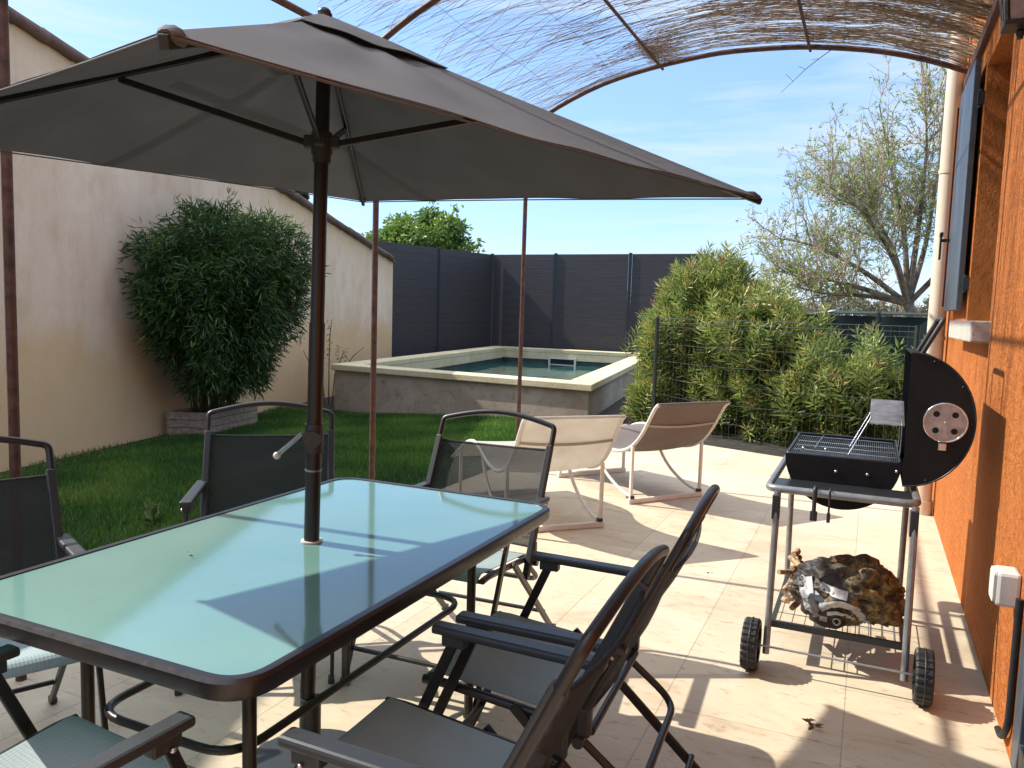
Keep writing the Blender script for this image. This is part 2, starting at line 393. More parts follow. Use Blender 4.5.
def leafmesh(name, mat, pos, dirs, length, width, tint, parent=None, up=None, fold=.25):
    n = len(pos); d = dirs/np.linalg.norm(dirs, axis=1, keepdims=True)
    ref = rng.normal(size=(n,3)) if up is None else up+rng.normal(size=(n,3))*.35
    s = np.cross(d, ref); s /= np.linalg.norm(s, axis=1, keepdims=True)+1e-9; u = np.cross(s, d)
    L = length[:,None]; W = width[:,None]/2
    v = np.stack([pos, pos+d*L*.45+s*W+u*W*fold*2, pos+d*L-u*L*.08, pos+d*L*.45-s*W+u*W*fold*2], 1).reshape(-1,3)
    idx = np.arange(n)[:,None]*4; f = np.concatenate([idx+[0,1,2], idx+[0,2,3]], 1).reshape(-1)
    me = bpy.data.meshes.new(name); me.vertices.add(4*n); me.vertices.foreach_set('co', v.reshape(-1).astype(np.float32))
    me.loops.add(6*n); me.loops.foreach_set('vertex_index', f.astype(np.int32))
    me.polygons.add(2*n); me.polygons.foreach_set('loop_start', np.arange(0,6*n,3).astype(np.int32))
    me.update(calc_edges=True)
    at = me.attributes.new('tint', 'FLOAT', 'POINT'); at.data.foreach_set('value', np.repeat(tint,4).astype(np.float32))
    me.materials.append(M[mat]); o = bpy.data.objects.new(name, me); COL.objects.link(o)
    if parent: o.parent = parent
    return o
def strands(name, mat, P, r, tint, parent=None):
    """P: (n, k, 3) polylines -> 3-sided tubes"""
    n, k, _ = P.shape
    T = np.gradient(P, axis=1); T /= np.linalg.norm(T, axis=2, keepdims=True)+1e-9
    ref = np.zeros_like(T); ref[...,2] = 1; ref[...,0] = .13
    S = np.cross(T, ref); S /= np.linalg.norm(S, axis=2, keepdims=True)+1e-9; U = np.cross(S, T)
    rr = (r[:,None]*np.linspace(1,.55,k)[None])[...,None]
    V = np.stack([P+(S*math.cos(a)+U*math.sin(a))*rr for a in (0, 2*PI/3, 4*PI/3)], 2)   # n,k,3,3
    v = V.reshape(-1,3); base = (np.arange(n)*k*3)[:,None,None]
    q = []
    for i in range(k-1):
        for a in range(3):
            b = (a+1)%3; q.append([i*3+a, i*3+b, (i+1)*3+b, (i+1)*3+a])
    f = (base+np.array(q)[None]).reshape(-1); nf = n*len(q)
    me = bpy.data.meshes.new(name); me.vertices.add(len(v)); me.vertices.foreach_set('co', v.reshape(-1).astype(np.float32))
    me.loops.add(4*nf); me.loops.foreach_set('vertex_index', f.astype(np.int32))
    me.polygons.add(nf); me.polygons.foreach_set('loop_start', np.arange(0,4*nf,4).astype(np.int32)); me.update(calc_edges=True)
    at = me.attributes.new('tint', 'FLOAT', 'POINT'); at.data.foreach_set('value', np.repeat(tint, k*3).astype(np.float32))
    me.materials.append(M[mat]); o = bpy.data.objects.new(name, me); COL.objects.link(o)
    if parent: o.parent = parent
    return o
# ------------------------------------------------------------------ setting
m = MB(); m.add([(-400,-60,-.45),(400,-60,-.45),(400,900,-.45),(-400,900,-.45)], [(0,1,2,3)]); tag(m.build('ground','ground'), kind='structure')
PATIO = [(-2.95,-2.5),(.49,-2.5),(.49,8.15),(-.76,8.30),(-1.62,8.60),(-2.34,9.32),(-2.75,9.6),(-2.95,9.2)]
m = MB(); m.prism(PATIO, -.10, 0); tag(m.build('patio','floor'), kind='structure')
def zg(x): return -.02-.28*min(1,max(0,(-2.95-x)/4.2))
m = MB(); m.grid([[(x,y,zg(x)) for y in (-4,5,11.5,21)] for x in (-16,-7.15,-6,-5,-4,-2.952)][::-1], smooth=False); tag(m.build('lawn_ground','soil'), kind='structure')
m = MB(); m.prism([(-2.951,9.0),(3.5,7.2),(3.8,16),(-2.951,16)],-.5,-.03); tag(m.build('soil_bed','soil'), kind='structure')

WB = np.array([-7.629,5.285]); WD = np.array([-.2131,.9770])
def wallpt(y, off=0):     # point on the neighbour's wall foot line, off>0 towards the garden
    t = (y-WB[1])/WD[1]; p = WB+WD*t; nrm = np.array([WD[1],-WD[0]]); return p+nrm*off
def wtop(y): return 3.98-.16*(y-5)

# grass blades
def lawn():
    N = 130000
    y = 1.2+rng.random(N*2)**.85*8.9; x = -2.96-rng.random(N*2)**.9*6.4
    wx = WB[0]+(y-WB[1])/WD[1]*WD[0]
    pool = (y > 10.33+(x+7.95)*(-.47/4.63)-.03)
    k = (x > wx+.06+.08*np.sin(y*3)) & ~pool
    # worn strip at the wall foot
    k &= (x > wx+.30) | (rng.random(N*2) < .25)
    x, y = x[k][:N], y[k][:N]; n = len(x)
    pos = np.stack([x,y,np.array([zg(a) for a in x])],1); d = rng.normal(size=(n,3))*.33; d[:,2] = 1
    patch = np.array([mnoise.noise((a*1.3,b*1.3,0)) for a,b in zip(x,y)])
    L = .035+.03*rng.random(n)+.012*patch
    t = np.clip(.48+.75*patch+.24*rng.normal(size=n), 0, 1)
    o = leafmesh('lawn_grass','grass',pos,d,L*1.25,np.full(n,.0075),t); tag(o, kind='stuff')
    return o
lawn()
# weeds in the grass
def weed(x, y, label, n=26, s=.12):
    pos = np.tile([x,y,zg(x)],(n,1))+rng.normal(size=(n,3))*[.02,.02,0]; d = rng.normal(size=(n,3)); d[:,2] = abs(d[:,2])+.6
    h = rng.random(n); pos[:,2] += h*s
    o = leafmesh('weed_plant','weed',pos,d,np.full(n,s*.55)*(1.2-h*.5),np.full(n,s*.2),rng.random(n)); tag(o,label,'weed','weeds growing in the lawn')
weed(-4.15,3.62,'pale broad-leaved weed in the dark grass behind the left edge of the table',34,.17)
weed(-3.75,3.25,'low green weed tuft in the grass close to the near-left table edge',22,.10)

# ---- neighbour building on the left
nb = thing('neighbour_building','tall peach plaster building with sloping tiled verge left of the lawn','building',(0,0,0))
m = MB(); ys = np.linspace(-4,14.95,36)
rows = [[(*wallpt(y), -.6) for y in ys], [(*wallpt(y), wtop(y)) for y in ys], [(*(wallpt(y,-4.0)), wtop(y)) for y in ys], [(*(wallpt(y,-4.0)), -.6) for y in ys]]
m.grid(rows, smooth=False)
a, b = wallpt(14.95), wallpt(14.95,-4.0); m.add([(*a,-.6),(*b,-.6),(*b,wtop(14.95)),(*a,wtop(14.95))],[(0,1,2,3)])
a, b = wallpt(-4), wallpt(-4,-4.0); m.add([(*a,-.6),(*b,-.6),(*b,wtop(-4)),(*a,wtop(-4))],[(3,2,1,0)])
m.build('wall','plaster',nb)
m = MB(); t0, dt = -8.6, .40; k = 0
yy = -4.0
while yy < 14.7:                                   # half-round verge tiles overlapping down the slope
    y2 = yy+.42; rr = .062
    for off in (.0, -.26, -.52, -.78):
        p, q = wallpt(yy, off+.03), wallpt(y2, off+.03)
        m.tube([(*p, wtop(yy)+.045+random.uniform(-.010,.010)), (*q, wtop(y2)+.028)], [rr*.92, rr*1.08], 10)
    yy += .36
m.build('roof_tile','rooftile',nb)
m = MB(); ys2 = np.linspace(-4,15.0,3)
m.grid([[(*wallpt(y,.045), wtop(y)+.004) for y in ys2],[(*wallpt(y,-4.05), wtop(y)+.004) for y in ys2]], .05, False); m.build('roof','rooftile',nb)

# ---- pool
pool = thing('raised_pool','raised rectangular pool with grey rendered walls and thick stone coping','pool')
PO = [np.array(p) for p in [(-7.90,10.36),(-3.32,9.89),(-4.75,18.9),(-9.05,18.85)]]
def inset(P, d):
    out = []; n = len(P)
    for i in range(n):
        a, b, c = P[i-1], P[i], P[(i+1)%n]; d1 = (b-a)/np.linalg.norm(b-a); d2 = (c-b)/np.linalg.norm(c-b)
        n1, n2 = np.array([-d1[1],d1[0]]), np.array([-d2[1],d2[0]]); bis = n1+n2; bis /= np.linalg.norm(bis); out.append(b+bis*d/bis.dot(n1))
    return out
def ring_solid(Po, Pi, z0, z1):
    m = MB(); n = 4; vs = []
    for P, z in ((Po,z0),(Po,z1),(Pi,z1),(Pi,z0)): vs += [(p[0],p[1],z) for p in P]
    fs = []
    for a in range(4):
        b = (a+1)%4
        for i in range(n): j = (i+1)%n; fs.append((a*4+i, a*4+j, b*4+j, b*4+i))
    return m.add(vs, fs)
I1, I2, I3, I4 = inset(PO,.05), inset(PO,.40), inset(PO,.37), inset(PO,.32)
ring_solid(I1, I3, -.5, .348).build('wall','render_grey',pool)
c = ring_solid(PO, I2, .350, .445).build('coping','coping',pool)
bv = c.modifiers.new('bevel','BEVEL'); bv.width = .012; bv.segments = 2
I3b = inset(PO,.374)
m = MB(); vs = [(p[0],p[1],.19) for p in I3b]+[(p[0],p[1],-1.1) for p in I3b]
m.add(vs, [(i,(i+1)%4,4+(i+1)%4,4+i) for i in range(4)]+[(4,5,6,7)]); m.build('liner','liner',pool)
ring_solid(inset(PO,.372), inset(PO,.398), .185, .3495).build('inner_lip','coping',pool)
wv = inset(PO,.378); m = MB(); m.add([(p[0],p[1],.07) for p in wv],[(0,1,2,3)]); tag(m.build('pool_water','water'), kind='structure')
sk = MB(); a, b = PO[3], PO[2]; d = (b-a)/np.linalg.norm(b-a); nn = np.array([d[1],-d[0]])
ang = math.atan2(d[1],d[0]); cc = np.array([-6.98,18.42])
for (ox, oz, wx, wz) in ((0,.155,.72,.045),(0,-.02,.72,.045),(-.34,.068,.04,.13),(.34,.068,.04,.13)): sk.box((cc[0]+d[0]*ox, cc[1]+d[1]*ox, .08+oz), (wx,.05,wz), ang)
s_ = sk.build('skimmer','white_plastic',pool)
MB().box((cc[0],cc[1]+.03,.145),(.62,.02,.14),ang).build('skimmer_flap','bbq_gloss',s_)

# ---- composite screen fence behind the pool
fen = thing('screen_fence','tall anthracite composite board fence around the back of the pool','fence')
FL = [(-10.28,15.0),(-9.86,17.2),(-9.40,19.25)]; FB = [(-9.40,19.25),(-7.55,19.2),(-5.55,19.15),(-3.55,19.1)]
FT = 2.86
def fpanel(a, b):
    a, b = np.array(a), np.array(b); d = (b-a); L = np.linalg.norm(d); d /= L; ang = math.atan2(d[1],d[0]); m = MB(); z = 0.0; k = 0
    while z < FT-.02:
        h = min(.205, FT-z); c = (a+b)/2
        m.box((c[0],c[1],z+h/2-.002),(L-.10,.024,h-.006),ang,.004)
        m.box((c[0]-d[1]*0,c[1],z+h-.002),(L-.10,.014,.008),ang)
        z += h
    return m.build('board_panel','boards',fen)
for P in (FL, FB):
    for a, b in zip(P[:-1], P[1:]): fpanel(a, b)
for i, p in enumerate(FL+FB[1:]):
    MB().box((p[0],p[1],FT/2+.015),(.075,.075,FT+.03),R_(5),.006).build('post','board_post',fen)

# ---- wire fence at the end of the patio
wf = thing('wire_fence','low green welded wire fence in front of the oleanders','fence')
WP = [(-2.34,9.33),(-1.62,8.62),(.38,8.2)]
for p in (WP[0],WP[2]): MB().tube([(p[0],p[1],-.05),(p[0],p[1],1.36)], .024, 10).build('post','fence_post',wf)
m = MB()
for a, b in zip(WP[:-1], WP[1:]):
    a, b = np.array(a), np.array(b); L = np.linalg.norm(b-a); n = int(L/.075)
    for z in (.05,.25,.45,.65,.85,1.05,1.25,1.30,1.35): m.tube([(*a,z),(*b,z)],   .0016 if z<1.3 else .0024, 4, cap=False)
    for i in range(n+1): p = a+(b-a)*i/n; m.tube([(*p,.02),(*p,1.36)], .0012, 4, cap=False)
m.build('mesh_panel','fence_wire',wf)

# ---- dark privacy netting further back
pf = thing('privacy_fence','dark green netting screen on posts behind the oleander hedge','fence')
m = MB(); P0, P1 = np.array((-.98,12.9)), np.array((2.2,12.6))
rows = [[(*(P0+(P1-P0)*t+np.array([0,.02*math.sin(t*31)])), z) for t in np.linspace(0,1,30)] for z in (0,.7,1.46)]
m.grid(rows, .01); m.build('netting','privacy',pf)
for t in (0,.33,.66,1): p = P0+(P1-P0)*t; MB().tube([(*p,-.05),(*p,1.52)], .03, 8).build('post','fence_post',pf)
m = MB(); m.grid([[(-1.0,12.86,1.46),(-.75,12.86,1.49),(2.2,12.56,1.5)],[(-.7,13.5,1.54),(-.2,13.5,1.53),(2.2,13.3,1.52)]], .012); m.build('top_sheet','privacy',pf)
m = MB(); m.grid([[(-.93,12.83,1.462),(-.62,12.82,1.50)],[(-.60,13.1,1.535),(-.52,13.1,1.54)]], .008); m.build('sheet_corner','tarp_light',pf)

# ---- orange house on the right
X0 = .49; WY0, WY1, WZ0, WZ1 = 4.24, 5.22, 1.40, 2.83; DY = 2.86
hs = thing('orange_house','orange roughcast house wall with a shuttered window right of the patio','house',(0,0,0))
def slab(m, y0, y1, z0, z1, x0=X0, x1=X0+.35): m.box(((x0+x1)/2,(y0+y1)/2,(z0+z1)/2),(x1-x0,y1-y0,z1-z0))
m = MB(); slab(m, DY, WY0, -.06, 3.9); slab(m, WY1, 6.72, -.06, 3.9); slab(m, WY0, WY1, -.06, WZ0-.05); slab(m, WY0, WY1, WZ1, 3.9); slab(m, -2.5, DY, 2.3, 3.9); slab(m,-2.5,1.6,-.06,2.3)
m.box((2.84,6.72-.175,1.92),(4.0-.002,.35,3.96)); m.box((2.84,2.1,4.0),(4.7,9.3,.12))
m.build('wall','orange_wall',hs)
m = MB(); m.box((X0+.30,(WY0+WY1)/2,(WZ0+WZ1)/2),(.04,WY1-WY0,WZ1-WZ0)); wnd = m.build('window','slate',hs)
MB().box((X0+.272,(WY0+WY1)/2,(WZ0+WZ1)/2),(.01,WY1-WY0-.16,WZ1-WZ0-.16)).build('pane','bbq_gloss',wnd)
m = MB(); m.box((X0+.10,(WY0-.05+WY1+.10)/2,WZ0-.045),(.36,WY1-WY0+.15,.10),0,.008); m.build('sill','sill',hs)
sh = MB(); sh.box((X0-.040,5.71,(1.47+2.89)/2),(.032,.84,1.42),0,.004)
shutter = sh.build('shutter','slate',hs)
for z in (1.62,2.66): h = MB(); h.tube([(X0-.020,5.265,z-.05),(X0-.020,5.265,z+.05)],.012,10); h.box((X0-.010,5.25,z),(.05,.03,.07)); h.build('hinge','plastic_grey',shutter)
m = MB(); m.box((X0-.06,6.18,1.95),(.08,.02,.02)); m.box((X0-.105,6.18,1.90),(.012,.05,.16),0,.004); m.box((X0-.105,6.15,1.985),(.02,.08,.03),0,.004); m.build('shutter_catch','iron',shutter)
MB().tube([(X0-.07,6.06,1.50),(X0-.07,6.06,2.80)],.006,6).build('latch_rod','iron',shutter)
dr = MB(); dr.box((X0+.045,DY-.05,1.15),(.09,.10,2.3),0,.004); dr.box((X0+.045,DY-1.30,1.15),(.09,.1,2.3),0,.004); dr.box((X0+.045,DY-.675,2.245),(.086,1.15,.10),0,.004); dr.box((X0+.045,DY-.675,.06),(.086,1.15,.11),0,.004); door = dr.build('door_frame','slate',hs)
MB().box((X0+.05,DY-.675,1.15),(.03,1.16,2.2)).build('pane','bbq_gloss',door)
pp = MB(); pp.tube([(.415,6.42,.0),(.415,6.42,3.05),(.415,6.42,3.14),(.43,6.40,3.9)],.058,20); pipe = pp.build('downpipe','pipe',hs)
for z in (.5,1.28,2.45): MB().tube([(.415,6.42,z-.015),(.415,6.42,z+.015)],.063,20).build('pipe_bracket','pipe',pipe)
MB().tube([(.415,6.42,0),(.415,6.42,.10)],.068,20).build('pipe_foot','pipe',pipe)
gt = MB(); gt.tube([(.36,6.7,3.93),(.36,-2,3.93)],.08,14); gt.build('gutter','pipe',hs)

ob = thing('outlet_box','off-white weatherproof outlet box on the orange wall by the door','outlet box',(X0,2.98,.535))
MB().box((-.035,0,0),(.07,.10,.115),0,.012).build('housing','white_plastic',ob)
MB().box((-.073,0,.004),(.012,.088,.10),0,.01).build('lid','white_plastic',ob)
cbl = MB(); cbl.tube(fillet([(X0-.012,2.875,.53),(X0-.012,2.875,.11),(X0-.02,2.92,.045),(X0-.02,3.0,.04)],.05),.011,8); tag(cbl.build('wall_cable','cable'),'black cable running down the orange wall beside the door frame','cable')
lt = thing('wall_lantern','black lantern lamp fixed high on the orange wall','lamp',(.385,3.18,2.47)); lt.scale = (.8,.8,.8)
f = MB()
for sx in (-1,1):
    for sy in (-1,1): f.bar((sx*.055,sy*.055,-.10),(sx*.085,sy*.085,.16),.014,.014)
f.box((0,0,-.105),(.135,.135,.02),0,.004); f.box((0,0,.165),(.19,.19,.02),0,.004); f.sphere((0,0,-.135),.018,1,1,1); f.cyl((0,0,-.12),(0,0,-.16),.012,10); f.cyl((0,0,.17),(0,0,.26),.07,4,.01)
f.tube(fillet([(0,0,.22),(0,0,.30),(.13,0,.30)],.05),.012,8); f.box((.12,0,.28),(.02,.09,.14),0,.004); f.build('lantern_frame','iron',lt)
g = MB()
for sx, sy in ((1,0),(-1,0),(0,1),(0,-1)):
    t = .052; T = .082
    if sx: vs = [(sx*t,-t,-.095),(sx*t,t,-.095),(sx*T,T,.155),(sx*T,-T,.155)]
    else: vs = [(-t,sy*t,-.095),(t,sy*t,-.095),(T,sy*T,.155),(-T,sy*T,.155)]
    g.add(vs,[(0,1,2,3)])
g.build('lantern_glass','lamp_glass',lt)

# ---- pergola
AR = [(-2.755,2.896),(-2.62,2.985),(-2.49,3.055),(-2.11,3.213),(-1.707,3.30),(-1.175,3.364),(-.607,3.347),(-.078,3.263),(.298,3.145),(.40,3.105),(.48,3.06)]
AX, AZ_ = np.array([p[0] for p in AR]), np.array([p[1] for p in AR])
def archz(x): return np.interp(x, AX, AZ_)
pg = thing('pergola','rusty steel pergola with curved arches and thin round posts over the patio','pergola')
for y in (6.20,4.0,1.79):
    xs = np.linspace(-2.72,.47,26); sm = [Vector((x,y,float(archz(x)))) for x in xs]
    for _ in range(2): sm = [sm[0]]+[(sm[i-1]+sm[i]*2+sm[i+1])/4 for i in range(1,len(sm)-1)]+[sm[-1]]
    MB().tube(sm, .019, 10).build('arch','rust_steel',pg)
    zt = float(archz(-2.72)); MB().tube([(-2.735,y,-.04),(-2.73,y,zt)], .018, 12).build('post','rust_steel',pg)
MB().tube([(-2.745,1.6,2.86),(-2.745,6.3,2.88)], .019, 10).build('eave_beam','rust_steel',pg)
for x in (-1.62,-.54): MB().tube([(x,1.6,float(archz(x))-.012),(x,6.26,float(archz(x))-.012)], .011, 8).build('purlin','rust_steel',pg)
MB().box((.475,4.0,3.02),(.03,5.0,.06)).build('wall_rail','rust_steel',pg)

def reeds():
    K = 7; PP = []; tt = []; rr = []
    def one(x0, y0, L, sl, dz, t, r):
        s = np.linspace(0,1,K); x = x0+L*s; y = y0+sl*L*s+rng.normal()*.03*np.sin(s*PI)+rng.normal()*.02*s*s
        z = archz(np.clip(x,-2.75,.48))+.022+dz+rng.normal()*.012*s
        drop = np.clip(x0+.0-x, 0, 1)*0; y = np.clip(y+.018*np.sin(s*7+x0*9)*L, 1.6, 6.19); PP.append(np.stack([np.clip(x,-2.85,.485),y,z-drop],1)); tt.append(t); rr.append(r)
    # bundles, laid along the arches and denser towards the house
    for _ in range(430):
        u = rng.random()**.62; x0 = -2.35+u*2.55; y0 = 1.75+rng.random()*4.42; nb_ = int(2+10*rng.random()*np.clip((x0+2.9)/2.3,.15,1.12)**1.5)
        sl = rng.normal()*.13+(-.05 if x0 > -.4 else 0); L = .55+rng.random()*.75; tb = rng.random()*.7+.1
        for k in range(nb_): one(x0+rng.normal()*.12, y0+rng.normal()*.022, L*(.6+.6*rng.random()), sl+rng.normal()*.07, rng.random()*.03, np.clip(tb+rng.normal()*.15,0,1), .0013+.0016*rng.random())
    for _ in range(900):      # stray single twigs
        x0 = -2.7+rng.random()**.8*2.7; y0 = 1.7+rng.random()*4.45; one(x0,y0,.3+rng.random()*.6,rng.normal()*.35,rng.random()*.03,rng.random(),.0009+.0009*rng.random())
    for _ in range(160):      # thick brush where the mat meets the wall
        x0 = -.35+rng.random()**.5*.72; y0 = 1.7+rng.random()*4.55; one(x0,y0,.35+rng.random()*.4,.25+rng.normal()*.22,rng.random()*.05-.02,rng.random(),.0013+.0013*rng.random())
    for _ in range(160):       # tuft by the middle purlin
        one(-1.72+rng.random()*.1,5.75+rng.random()*.42,.18+rng.random()*.15,rng.normal()*1.0,rng.random()*.04-.02,.35+rng.random()*.4,.0016)
    for _ in range(260):       # drooping ends over the outer eave
        x0 = -2.55-rng.random()*.2; y0 = 1.8+rng.random()*4.4; one(x0,y0,.5+rng.random()*.4,.5+rng.normal()*.3,.01,rng.random(),.0011)
    o = strands('brushwood_mat','reed',np.array(PP),np.array(rr)*1.15,np.array(tt)); tag(o,'ragged see-through brushwood mat lying on the pergola arches','mat')
reeds()
# binding wires of the mat
m = MB()
for x in np.arange(-2.4,.4,.42):
    for y in (1.8,):
        m.tube([(x+.02*math.sin(k*1.7), 1.8+k*.44, float(archz(x))+.03+.006*math.sin(k)) for k in range(11)], .0012, 4, cap=False)
tag(m.build('binding_wire','iron'),'thin wires stitched through the brushwood mat','wire')
lp = [(-.39,6.2,3.30),(-.47,6.18,3.24),(-.56,6.2,3.18),(-.64,6.19,3.10),(-.72,6.2,3.03)]
m = MB(); m.tube(lp,[.003,.0028,.0025,.002,.0015],5)
for i in (1,2,3): p = Vector(lp[i]); m.tube([p,p+Vector((-.05,0,-.035+.03*i))],.0015,4)
tag(m.build('hanging_twig','stem'),'loose thin twig hanging from the far arch against the sky','twig')

# ---- planter and bamboo
pl = thing('planter_box','weathered wooden planter box at the foot of the bamboo','planter',(0,0,0))
a, b, c_ = np.array((-7.508,7.327)), np.array((-7.694,8.45)), np.array((-7.93,7.12)); dd = c_-a; d4 = b+dd*1.0
quad = [a,b,d4,c_]
for i in range(4):
    p, q = quad[i], quad[(i+1)%4]
    for z in (-.24,-.14,-.04): MB().bar((*p,z),(*q,z),.024,.094,bev=.004).build('plank','wood_planter',pl)
MB().prism([tuple(x) for x in inset([np.array(x) for x in quad],.03)], -.3, -.03).build('soil','soil',pl)
def bamboo():
    t = thing('bamboo_clump','dense dark green bamboo growing against the peach wall','bamboo',(0,0,0))
    base = (a+b+d4+c_)/4; ctr = np.array([-7.42,7.66,1.55]); m = MB(); P = []; D = []; 
    for k in range(70):
        th = rng.random()*2*PI; r = rng.random()**.5; bx, by = base[0]+.2*r*math.cos(th), base[1]+.38*r*math.sin(th)
        H = 1.8+rng.random()*.9; ox, oy = math.cos(th)*.4*r, math.sin(th)*1.3*r*(.45+.55*rng.random())
        pts = [(bx+ox*s*s, by+oy*s**1.4, -.05+H*s-.25*s**4) for s in np.linspace(0,1,8)]
        m.tube(pts,[.007*(1.1-s*.8) for s in np.linspace(0,1,8)],5,cap=False)
    m.build('culm','culm',t)
    N = 38000
    q = rng.normal(size=(N*2,3)); q /= (np.abs(q)**2.9).sum(1,keepdims=True)**(1/2.9); q *= (rng.random((N*2,1))**.42)
    x, y, z = q.T
    ang = np.arctan2(z,y)
    lump = np.array([mnoise.noise((float(v[0])*2.3,float(v[1])*2.3+4,float(v[2])*2.3)) for v in q])
    lump2 = np.array([mnoise.noise((float(v[0])*5+7,float(v[1])*5,float(v[2])*5)) for v in q])
    k = ((np.abs(q)**2.9).sum(1)**(1/2.9) < .84+.50*lump+.30*lump2); q = q[k][:N]; n = len(q)
    wd = np.where(q[:,2] < .2, 1-.42*np.clip(.2-q[:,2],0,1.2)**1.3, 1)           # narrower towards the planter
    pos = np.stack([ctr[0]+q[:,0]*.62*wd, ctr[1]+(q[:,1]*1.42*wd)+.12*q[:,2], ctr[2]+q[:,2]*np.where(q[:,2]>0,1.04,1.5)],1)
    pos += rng.normal(size=pos.shape)*.03
    d = q*[.6,1,.6]+rng.normal(size=(n,3))*.6; d[:,2] -= .35
    leafmesh('foliage','bamboo_leaf',pos,d,.10+.07*rng.random(n),.014+.009*rng.random(n),np.clip(.35+.25*rng.normal(size=n)+.35*(pos[:,2]>2.3)*(pos[:,1]>7.8),0,1),t)  # upper far leaves tinted paler, sunlight on the tips put into the colour
    # wisps standing out of the outline
    P, D, T = [], [], []
    for (y0,z0,dy,dz) in ((5.75,2.15,-.2,.02),(6.45,2.45,.0,.2),(5.6,1.5,-.2,-.1),(7.4,1.9,.2,.05),(6.0,2.35,-.15,.12),(7.2,1.3,.2,-.2)):
        for k in range(34):
            s = rng.random(); P.append([-7.3+rng.normal()*.06, 7.8+(y0-6.62)*1.32+dy*1.3*s+rng.normal()*.03, (z0-1.62)*1.15+1.55+dz*1.2*s+rng.normal()*.025]); D.append([rng.normal()*.4,dy*2+rng.normal()*.5,dz*2-.3+rng.normal()*.4]); T.append(rng.random()*.9)
    leafmesh('outer_foliage','bamboo_leaf',np.array(P),np.array(D),np.full(len(P),.11),np.full(len(P),.014),np.array(T),t)
bamboo()
# dry stalk plant by the pool corner
t = thing('dry_plant','dark dried flower stalks beside the pool at the wall','plant',(-8.35,10.9,-.3)); m = MB()
for k,(dx,h,lean) in enumerate(((0,1.45,.05),(-.18,1.1,-.05),(.15,1.05,.25),(.28,1.0,.35),(-.3,.9,-.15))):
    m.tube([(dx*.3,dx*.2,0),(dx*.6,dx*.3,h*.5),(dx+lean*.4,dx*.4,h*.85),(dx+lean,dx*.4,h*(1 if k!=2 else .7))],[.01,.009,.007,.004],6)
m.build('stalk','stick' if 0 else 'stem',t)
n = 260; hh = rng.random(n); kk = rng.integers(0,5,n); dxs = np.array([0,-.18,.15,.28,-.3])[kk]; Hs = np.array([1.45,1.1,1.05,1.0,.9])[kk]
sh_ = leafmesh('seed_head','dry_leaf',np.stack([dxs*.9,dxs*.35,Hs*(.45+.5*hh)],1)+rng.normal(size=(n,3))*.02,rng.normal(size=(n,3)),np.full(n,.05),np.full(n,.015),hh*.3,t); sh_['kind'] = 'stuff'

# ---- oleanders
def oleander(label, ctr, rad, H, shoots, top, group='oleanders in the hedge', seed=1):
    t = thing('oleander_bush',label,'bush',(ctr[0],ctr[1],-.03),0,group)
    S = []; P = []; D = []; T = []; U = []
    r2 = np.random.default_rng(seed)
    for k in range(shoots):
        th = r2.random()*2*PI; r = r2.random()**.5; x, y = rad[0]*r*math.cos(th), rad[1]*r*math.sin(th)
        hz = top(x, y)*(1-.25*r**3)*(1-.07*r2.random())+(.06+.24*r2.random() if r2.random() < .17 else 0); f = r2.random()**.55 if r2.random() < .68 else 1; z = max(.12, hz*f)
        out = np.array([x/rad[0]*.55, y/rad[1]*.55, 1.0])+r2.normal(size=3)*[.28,.28,.05]
        if f < .95: out[2] *= .55; out[1] -= .25
        out /= np.linalg.norm(out); L = .32+.22*r2.random(); tip = np.array([x,y,z]); base = tip-out*L
        s = np.linspace(0,1,6)[:,None]; curve = base+(tip-base)*s; curve[:,2] += .02*np.sin(s[:,0]*PI); 
        S.append(curve); hue = r2.random(); n = int(L/.040); dead = r2.random() < .025
        for q in range(n):
            u = q/n; c = base+(tip-base)*(.12+.88*u)
            for w_ in range(3):
                a_ = q*1.1+w_*2.094; side = np.cross(out,[.3,.2,.9]); side /= np.linalg.norm(side); s2 = np.cross(out, side)
                dr_ = (side*math.cos(a_)+s2*math.sin(a_))*(1.15-.40*u)+out*(.30+.62*u)+r2.normal(size=3)*.12
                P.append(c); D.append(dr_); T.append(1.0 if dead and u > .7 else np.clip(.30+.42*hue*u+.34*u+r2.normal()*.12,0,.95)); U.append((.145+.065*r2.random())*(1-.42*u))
    st = [];
    for k in range(90):
        i = r2.integers(len(S)); b_ = S[i][0]; g = np.array([b_[0]*.3,b_[1]*.3,0])+r2.normal(size=3)*[.1,.1,0]; s = np.linspace(0,1,6)[:,None]
        st.append(g+(b_-g)*s+np.array([0,0,.15])*np.sin(s*PI))
    strands('stem','stem',np.array(S+st),np.array([.0035]*len(S)+[.007]*len(st)),np.zeros(len(S)+len(st)),t)
    P, D, T, U = map(np.array,(P,D,T,U))
    leafmesh('foliage','oleander',P,D,U,U*.145,T,t)
    # flower-bud clumps at some tips
    ids = r2.choice(len(S), max(5,len(S)//60), replace=False); P = np.repeat(np.array([S[i][-1] for i in ids]),14,0)+r2.normal(size=(len(ids)*14,3))*.025
    leafmesh('seed_pod','oleander',P,r2.normal(size=P.shape)+[0,0,.6],np.full(len(P),.05),np.full(len(P),.012),np.full(len(P),.98),t)
oleander('tallest rounded oleander beside the pool corner and the fence post',(-1.95,10.40),(.98,.80),2.1,700,lambda x,y: 1.98+.24*math.cos((x-.12)*2.3)+.26*min(0,x+.1)+.10*math.sin(x*9+y*5)-.15*max(0,x-.35),seed=3)
oleander('mid-height oleander between the tall bush and the low end of the hedge',(-1.12,9.80),(.88,.75),1.8,540,lambda x,y: 1.66-.26*x+.10*math.sin(x*8+1)+.07*math.sin(y*9),seed=4)
